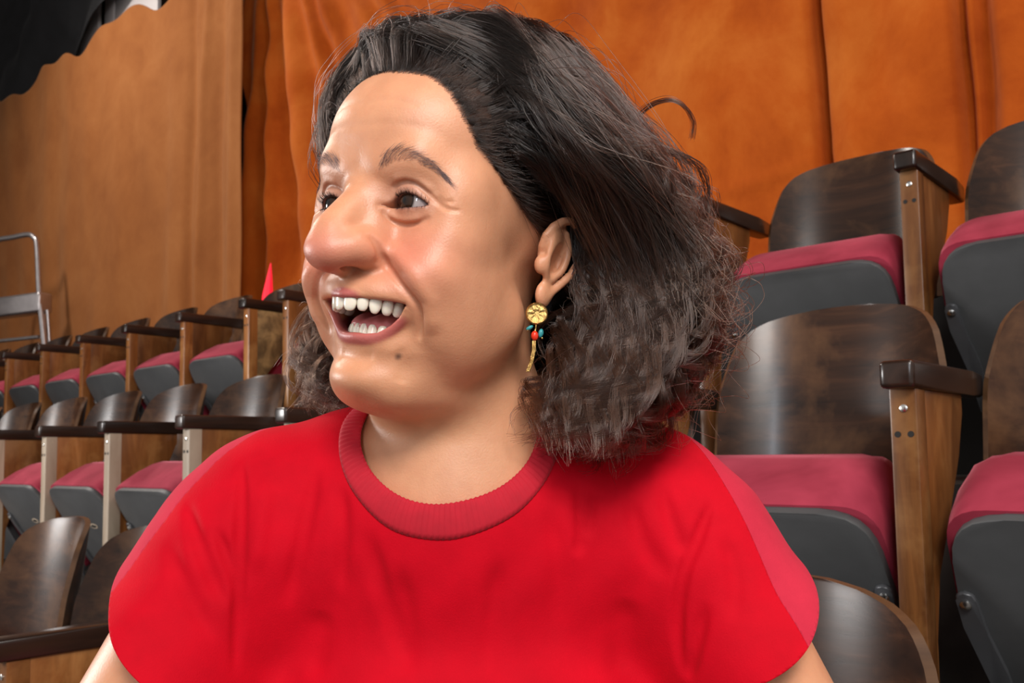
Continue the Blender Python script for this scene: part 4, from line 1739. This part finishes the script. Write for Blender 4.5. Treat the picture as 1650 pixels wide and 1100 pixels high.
def hair_mat(name, root, tip, rough=0.23, vary=0.7):
    m = bpy.data.materials.new(name)
    m.use_nodes = True
    nt = m.node_tree
    nd, lk = nt.nodes, nt.links
    nd.remove(nd['Principled BSDF'])
    h = nd.new('ShaderNodeBsdfHairPrincipled')
    h.parametrization = 'COLOR'
    hi = nd.new('ShaderNodeHairInfo')
    r = ramp(nt, [(0.25, root), (0.85, tip)])
    lk.new(hi.outputs['Intercept'], r.inputs[0])
    lk.new(r.outputs[0], h.inputs['Color'])
    h.inputs['Roughness'].default_value = rough
    h.inputs['Radial Roughness'].default_value = 0.45
    h.inputs['Random Roughness'].default_value = 0.2
    for key_ in ('Random Color',):
        if key_ in h.inputs:
            h.inputs[key_].default_value = vary
    lk.new(hi.outputs['Random'], h.inputs['Random'])
    lk.new(h.outputs[0], nd['Material Output'].inputs[0])
    return m


def hair_object(name, pts, rad, mat, label=None):
    """pts: (n, k, 3) world points; rad: (k,) or (n, k) radii in metres"""
    n, k = pts.shape[:2]
    hc = bpy.data.hair_curves.new(name)
    hc.add_curves([k] * n)
    hc.attributes['position'].data.foreach_set('vector', np.ascontiguousarray(pts, np.float32).ravel())
    a = hc.attributes.get('radius') or hc.attributes.new('radius', 'FLOAT', 'POINT')
    a.data.foreach_set('value', np.ascontiguousarray(np.broadcast_to(rad, (n, k)), np.float32).ravel())
    hc.materials.append(mat)
    o = bpy.data.objects.new(name, hc)
    COL.objects.link(o)
    o.parent = woman
    if label:
        o['label'] = label
    return o


M_HAIR = hair_mat('dark_brown_hair', (0.0075, 0.0048, 0.0038), (0.023, 0.0100, 0.0058))

# roots on the scalp
scalp_i = np.nonzero((scalp_mask(H) > 0) & ~earm[:, 0])[0]
AX = np.array([0.0, 84.0, 30.0])
SK = np.array([76.0, 98.0, 84.0])


def skull_out(p, clear):
    """push points out of the head"""
    q = (p - AX - np.array([0, 2, 6])) / (SK + clear)
    r = np.sqrt((q * q).sum(-1, keepdims=True))
    return np.where(r < 1, AX + np.array([0, 2, 6]) + q / np.maximum(r, 1e-3) * (SK + clear), p)


def keep_out(p, c, r):
    q = (p - np.array(c)) / np.array(r)
    k = np.sqrt((q * q).sum(-1, keepdims=True))
    return np.where(k < 1, np.array(c) + q / np.maximum(k, 1e-3) * np.array(r), p)


YL_Z = [-170, -120, -100, -75, -50, 0, 12, 24, 40]
YL_Y = [66, 72, 80, 92, 99, 101, 98, 78, 20]


def behind_ear(P):
    """near-side hair is tucked behind the ear and clear of the cheek"""
    t = np.clip(np.linspace(0, 1, P.shape[1]) / 0.14, 0, 1)[None]
    x, y, z = P[..., 0], P[..., 1], P[..., 2]
    yl = np.interp(z, YL_Z, YL_Y)
    m = np.clip((np.abs(x) - 25) / 25, 0, 1) * t * np.where(x > 0, 1.0, 0.55)
    q = yl + 7 * np.logaddexp(0, (y - yl) / 7)
    out = P.copy()
    out[..., 1] = y + (q - y) * m
    return out


def resample(c, n):
    return smooth_path(c, n)


NP_ = 30


def guide(root, ell_, end_z, jit):
    """centre line of a lock from its root, in head millimetres"""
    v = root - AX
    sx = 1.0 if v[0] >= 0 else -1.0
    if abs(v[0]) < 12:
        sx = 1.0 if rg.random() < 0.62 else -1.0
    phi = math.degrees(math.atan2(abs(v[0]), v[1]))          # 0 back, 90 side, 180 front
    elev = math.degrees(math.asin(np.clip(v[2] / np.linalg.norm(v), -1, 1)))
    psi = phi if phi < 60 else 60 + (phi - 60) * 0.30
    psi = psi + jit[0] * 13
    if v[0] > -12:
        psi = min(psi, 84 + 3 * jit[0])
    end_z = max(end_z, -135 - 24 * math.cos(math.radians(psi)) + 4 * jit[1])
    nrm = v / SK
    nrm /= np.linalg.norm(nrm)
    front = np.clip((phi - 80) / 70, 0, 1)
    comb = np.array([sx * 0.35 * front, 0.9, 0.30 * front])
    comb = comb - nrm * (comb @ nrm)
    pts = [root, root + nrm * (7 + 14 * ell_ * (elev > 20)) + comb * 20]
    far = 1.0 if sx < 0 else 0.0
    if elev > 12:
        am = math.radians(0.45 * phi + 0.55 * psi)
        el = math.radians(max(12, 0.55 * elev + 6))
        dlt = 6 + 36 * ell_
        p2 = AX + np.array([sx * math.sin(am) * math.cos(el) * (SK[0] + dlt), math.cos(am) * math.cos(el) * (SK[1] + dlt * 0.9), math.sin(el) * (SK[2] + dlt * 1.0)])
        pts.append(p2)
    a = math.radians(psi)
    Rm = 82 + (84 - 58 * far) * ell_
    zm = -12 + jit[1] * 16
    p3 = np.array([sx * math.sin(a) * Rm, 84 + math.cos(a) * (Rm + 34 * (1 - far)), zm])
    pts.append(p3)
    a4 = math.radians(psi * 1.04 + 6 * jit[2])
    Re = 78 + (78 - 22 * far) * ell_
    p4 = np.array([sx * math.sin(a4) * Re, 80 + math.cos(a4) * (Re + 22 * (1 - far)), 0.42 * zm + 0.58 * end_z])
    pts.append(p4)
    Rz = Re - 8 - 14 * ell_
    pts.append(np.array([sx * math.sin(a4) * Rz, 72 + math.cos(a4) * Rz - 4 * max(0, math.sin(a4)), end_z]))
    return resample(pts, NP_)


def lock(root, ell_, end_z, count, spread, amp, wl, frizz, out):
    jit = rg.normal(0, 1, 3)
    g = guide(root, ell_, end_z, jit)
    seg = np.linalg.norm(np.diff(g, axis=0), axis=1)
    s = np.concatenate([[0], np.cumsum(seg)])
    t = s / s[-1]
    tan = np.gradient(g, axis=0)
    tan /= np.linalg.norm(tan, axis=1, keepdims=True)
    ref = rg.normal(0, 1, 3)
    u = np.cross(tan, ref)
    u /= np.linalg.norm(u, axis=1, keepdims=True)
    w = np.cross(tan, u)
    grow = np.clip((t - 0.10) / 0.38, 0, 1)
    grow = grow * grow * (3 - 2 * grow)
    ph0 = rg.uniform(0, 6.28)
    hand = rg.choice([-1, 1])
    th = 2 * pi * s / wl * (1 + 0.25 * t) + ph0
    g = g + (amp * grow)[:, None] * (u * np.cos(th)[:, None] + hand * w * np.sin(th)[:, None])
    # strands of the lock
    k = count
    r = np.sqrt(rg.uniform(0, 1, k)) * spread
    an = rg.uniform(0, 2 * pi, k)
    prof = 1.0 - 0.50 * np.clip((t - 0.1) / 0.3, 0, 1) - 0.12 * np.exp(-((t - 0.55) / 0.25) ** 2) + 0.35 * np.clip(t - 0.8, 0, 1) * 5 * 0.4
    off = (r * np.cos(an))[:, None, None] * u[None] + (r * np.sin(an))[:, None, None] * w[None]
    P = g[None] + off * prof[None, :, None]
    # individual waviness
    f1, f2 = rg.uniform(0.5, 1.6, (k, 1)), rg.uniform(1.5, 4.0, (k, 1))
    for ax in range(3):
        P[:, :, ax] += frizz * t ** 0.7 * (1.6 * np.sin(2 * pi * f1 * t + rg.uniform(0, 6.28, (k, 1))) + 0.9 * np.sin(2 * pi * f2 * t + rg.uniform(0, 6.28, (k, 1)))) * rg.uniform(0.2, 1.2, (k, 1))
    # roots stay on the scalp; strands end at different places
    cut = rg.uniform(0.78, 1.0, k)
    tt = t[None] * cut[:, None]
    idx = tt * (NP_ - 1)
    i0 = np.clip(idx.astype(int), 0, NP_ - 2)
    fr = (idx - i0)[..., None]
    rows = np.arange(k)[:, None]
    P = P[rows, i0] * (1 - fr) + P[rows, i0 + 1] * fr
    out.append(P)


allp = []
cand = H[scalp_i].astype(float)
# unskewed head coordinates for placement
cand_raw = to_head(pos[scalp_i]).astype(float)
pick = []
grid = {}
order = rg.permutation(len(cand_raw))
for i in order:
    p = cand_raw[i]
    key_ = tuple((p / 8.0).astype(int))
    if any(np.linalg.norm(cand_raw[j] - p) < 8.2 for dx in (-1, 0, 1) for dy in (-1, 0, 1) for dz in (-1, 0, 1) for j in grid.get((key_[0] + dx, key_[1] + dy, key_[2] + dz), ())):
        continue
    grid.setdefault(key_, []).append(i)
    pick.append(i)
print('locks', len(pick))
for i in pick:
    root = cand_raw[i]
    v = root - AX
    high = np.clip((v[2] + 20) / 90, 0, 1)
    frontish = scalp_mask(H[scalp_i[i]][None])[0] < 7
    for rep in range(3):
        e = np.clip(0.34 + 0.52 * high + rg.normal(0, 0.24), 0.1, 1.05)
        ez = rg.choice([-150, -134, -112, -76], p=[0.42, 0.30, 0.17, 0.11]) + rg.normal(0, 13)
        lock(root, e, ez, 30 if not frontish else 20, 3.8, rg.uniform(8, 17), rg.uniform(50, 95), 1.3, allp)
P = np.concatenate(allp)
P = skull_out(behind_ear(P), 2.0)
for sx in (1, -1):
    P = keep_out(P, (sx * 30, 30, -80), (58, 54, 80))
print('strands', len(P))
W_ = (P.reshape(-1, 3) / 1000) @ HROT.T + HT
rad = np.interp(np.linspace(0, 1, NP_), [0, 0.1, 0.7, 1], [0.00010, 0.00014, 0.00014, 0.00008])
hair_object('hair', W_.reshape(P.shape), rad, M_HAIR, 'dark brown curly hair swept back to the shoulders')

# a ring of hair standing off at the back of the head
ringp = np.stack([pix(*q) for q in ((1000, 210, 0.70), (1030, 185, 0.69), (1052, 168, 0.685), (1080, 161, 0.68), (1104, 172, 0.68), (1118, 196, 0.685), (1116, 222, 0.69))])
ringp = smooth_path(ringp, NP_)
RP = ringp[None] + rg.normal(0, 0.0011, (26, 1, 3)) + 0.0015 * rg.normal(0, 1, (26, 1, 3)) * np.linspace(1, -0.4, NP_)[None, :, None]
hair_object('curl', RP, rad, M_HAIR, 'stray curl ring')

# stray hairs, baby hairs along the hairline, a few grey ones
stray = []
for i in rg.choice(pick, 560):
    e = np.clip(rg.normal(0.8, 0.3), 0.2, 1.25)
    lock(cand_raw[i], e, rg.choice([-150, -120, -60, -30]), 3, 14, rg.uniform(5, 22), rg.uniform(35, 90), 7.0, stray)
SP = skull_out(behind_ear(np.concatenate(stray)), 3.0)
for sx in (1, -1):
    SP = keep_out(SP, (sx * 30, 30, -80), (58, 54, 80))
W_ = (SP.reshape(-1, 3) / 1000) @ HROT.T + HT
hair_object('stray_hair', W_.reshape(SP.shape), rad * 0.9, hair_mat('brown_stray_hair', (0.02, 0.012, 0.010), (0.10, 0.055, 0.035), 0.25), 'loose frizzy hairs')

edge_i = np.nonzero((np.abs(scalp_mask(H) - 0.2) < 2.6) & (H[:, 2] > -22) & ~earm[:, 0])[0]
ei = rg.choice(edge_i, 2600)
r0 = to_head(pos[ei]).astype(float)
v = r0 - AX
nrm = v / SK
nrm /= np.linalg.norm(nrm, axis=1, keepdims=True)
fr_ = np.clip(r0[:, 2:3] / 60, 0, 1)
cb = np.concatenate([np.sign(r0[:, :1]) * 0.25 * fr_ + rg.normal(0, 0.22, (len(r0), 1)), np.full((len(r0), 1), 0.9), 0.35 * fr_ - 0.35 * (1 - fr_) + rg.normal(0, 0.25, (len(r0), 1))], 1)
cb -= nrm * (cb * nrm).sum(1, keepdims=True)
tt = np.linspace(0, 1, 8)
ln = rg.uniform(10, 30, (len(r0), 1))
BP = r0[:, None] + cb[:, None] * (ln[:, None] * tt[None, :, None]) + nrm[:, None] * (0.2 + 5.5 * tt ** 1.4)[None, :, None] * rg.uniform(0.3, 1.3, (len(r0), 1, 1))
W_ = (BP.reshape(-1, 3) / 1000) @ HROT.T + HT
hair_object('hairline', W_.reshape(BP.shape), np.interp(tt, [0, 0.4, 1], [0.00005, 0.00008, 0.00002]), M_HAIR)


def unskew(Q):
    R_ = Q.copy()
    for _ in range(4):
        R_[:, 0] = Q[:, 0] - (skew(R_)[:, 0] - R_[:, 0])
    return R_


def snap(Q):
    """skewed head coordinates -> the nearest point on the skin, raw head coordinates, and its normal"""
    R_ = unskew(np.float32(Q))
    for _ in range(5):
        d0 = sdf_head(R_)
        g = np.stack([sdf_head(R_ + np.float32(np.eye(3)[k] * 0.3)) - d0 for k in range(3)], -1) / 0.3
        g /= np.maximum(np.linalg.norm(g, axis=1, keepdims=True), 0.3)
        R_ = R_ - g * np.clip(d0, -3, 3)[:, None]
    return R_.astype(float), g


M_BROW = plain_mat('greyish_brown_brow', (0.15, 0.105, 0.105), 0.65)
M_LASH = plain_mat('black_lash', (0.008, 0.006, 0.006), 0.45)
for sx in (1, -1):
    bc_ = smooth_path([(17, -24, 20.5), (25.4, -23, 24.6), (35.2, -21.7, 26.2), (45, -15.6, 24.4), (51, -7.3, 20.4), (57, 0.6, 14.0)], 60)
    n = 260
    u = rg.uniform(0, 1, n) ** 0.9
    i = np.clip((u * 58).astype(int), 0, 58)
    base = bc_[i].copy()
    wd = np.interp(u, [0, 0.15, 0.6, 1], [4.2, 4.8, 3.4, 1.0])
    base[:, 2] += rg.uniform(-1, 1, n) * wd
    base[:, 0] *= sx
    p, g = snap(base)
    tg = np.gradient(bc_, axis=0)[i]
    tg /= np.linalg.norm(tg, axis=1, keepdims=True)
    tg[:, 0] *= sx
    up = np.interp(u, [0, 0.3, 0.7, 1], [1.3, 0.75, 0.1, -0.25]) + rg.normal(0, 0.22, n) - (base[:, 2] - bc_[i][:, 2]) / 9
    dr = tg + np.stack([0 * up, 0 * up, up], -1)
    dr -= g * (dr * g).sum(1, keepdims=True)
    dr /= np.linalg.norm(dr, axis=1, keepdims=True)
    t6 = np.linspace(0, 1, 6)
    ln = rg.uniform(4.5, 9.5, n) * np.interp(u, [0, 0.1, 1], [0.7, 1, 0.75])
    K = p[:, None] + dr[:, None] * (ln[:, None] * t6[None])[..., None] + g[:, None] * (0.25 + 1.5 * t6 * (1 - 0.6 * t6))[None, :, None] + (tg * (ln * 0.3)[:, None])[:, None] * (t6 ** 2)[None, :, None]
    hair_object('eyebrow', to_world(K.reshape(-1, 3)).reshape(K.shape), np.interp(t6, [0, 0.5, 1], [0.00006, 0.00005, 0.00002]), M_BROW)
    # lashes, upper and lower
    allk = []
    for nl, tab, lmax, zs in ((120, LID_U, 6.6, 1), (60, LID_L, 3.2, -1)):
        ex = rg.uniform(-13.0, 12.6, nl)
        ez = np.interp(ex, LID_X, tab)
        rr_ = EYE_R + 1.3
        ey = -np.sqrt(np.maximum(rr_ ** 2 - ex ** 2 - ez ** 2, 4))
        root = np.stack([EYE[0] + ex, EYE[1] + ey, EYE[2] + ez], -1)
        out_ = np.stack([ex * 0.055 + 0.12, -np.ones(nl), np.zeros(nl)], -1)
        out_ /= np.linalg.norm(out_, axis=1, keepdims=True)
        ln = lmax * rg.uniform(0.6, 1.0, nl) * np.interp(ex, [-14, -6, 13], [0.4, 0.8, 1.0])
        K = root[:, None] + out_[:, None] * (ln[:, None] * (t6 * (1 - 0.30 * t6))[None])[..., None]
        K[:, :, 2] += zs * (ln[:, None] * (0.05 * t6 + 0.50 * t6 ** 2)[None] * (1 if zs > 0 else 1.2))
        K[:, :, 0] += (ln * rg.normal(0.05, 0.12, nl))[:, None] * t6[None]
        allk.append(K)
    K = np.concatenate(allk)
    K[:, :, 0] *= sx
    raw = unskew(np.float32(K.reshape(-1, 3))).astype(float)
    hair_object('eyelashes', to_world(raw).reshape(K.shape), np.interp(t6, [0, 0.4, 1], [0.00008, 0.00006, 0.00002]), M_LASH)
# ------------------------------------------------------------------ earring
M_GOLD = plain_mat('hammered_gold', (0.62, 0.40, 0.14), 0.28, 1.0, 0.25, 300, 0.5)
M_CORAL = plain_mat('red_coral_bead', (0.75, 0.035, 0.012), 0.2)
M_TURQ = plain_mat('turquoise_bead', (0.03, 0.28, 0.30), 0.25, 0, 0.3, 300)
EO = pix(865, 505, 0.5855)
earring = empty('earring', EO)
earring.parent = woman
earring['label'] = 'gold disc earring with coral and turquoise beads'
MM = 0.585 / FPX                       # size of a picture element there


def ev(x, y, d=0.0):
    return Vector(((x - 865) * MM, d, -(y - 505) * MM))


bm = bmesh.new()
rad_ = 18 * MM
rngs = [(0.0, 0.0008), (0.35, 0.0004), (0.5, 0.0011), (0.72, 0.0005), (0.9, 0.0014), (1.0, 0.0008), (1.0, -0.0006), (0.0, -0.0006)]
prev = None
nn = 40
for kk, (q_, h_) in enumerate(rngs):
    if q_ == 0:
        ring = [bm.verts.new((0, -h_, 0))]
    else:
        ring = [bm.verts.new((q_ * rad_ * cos(2 * pi * i / nn), -h_ - 0.00025 * sin(i * 5) * (q_ < 0.9), q_ * rad_ * sin(2 * pi * i / nn))) for i in range(nn)]
    if prev is not None:
        for i in range(nn):
            j = (i + 1) % nn
            if len(prev) == 1:
                bm.faces.new((prev[0], ring[i], ring[j]))
            elif len(ring) == 1:
                bm.faces.new((prev[i], prev[j], ring[0]))
            else:
                bm.faces.new((prev[i], prev[j], ring[j], ring[i]))
    prev = ring
bm_obj('gold_disc', bm, M_GOLD, earring, 60)
bm = bmesh.new()
tube(bm, [ev(864, 521), ev(863, 528), ev(862, 534)], 0.0005, 8)
bm_obj('link', bm, M_GOLD, earring)


def bead(name, c, r, axis_, stretch, mat):
    bm = bmesh.new()
    bmesh.ops.create_uvsphere(bm, u_segments=18, v_segments=12, radius=r)
    for v in bm.verts:
        v.co.z *= stretch
    q = Vector(axis_).to_track_quat('Z', 'Y').to_matrix().to_4x4()
    bmesh.ops.transform(bm, matrix=Matrix.Translation(c) @ q, verts=bm.verts)
    bm_obj(name, bm, mat, earring, 180)


bead('coral_bead', ev(861, 541), 6.0 * MM, (0, 0, 1), 1.35, M_CORAL)
bead('turquoise_bead', ev(871, 537), 4.2 * MM, (0.2, 0, 1), 1.7, M_TURQ)
bead('turquoise_bead', ev(853, 528), 3.2 * MM, (1, 0, 0.55), 2.0, M_TURQ)
bead('gold_bead', ev(873, 545), 1.6 * MM, (0, 0, 1), 1.0, M_GOLD)
bead('gold_bead', ev(850, 532), 1.6 * MM, (0, 0, 1), 1.0, M_GOLD)
bm = bmesh.new()
for k in (-1, 0, 1):
    tube(bm, [ev(860 + 1.6 * k, 549), ev(859 + 1.7 * k, 565), ev(855 + 1.8 * k, 583), ev(849 + 1.8 * k, 599)], 1.5 * MM, 8)
bm_obj('chain_tassel', bm, M_GOLD, earring)
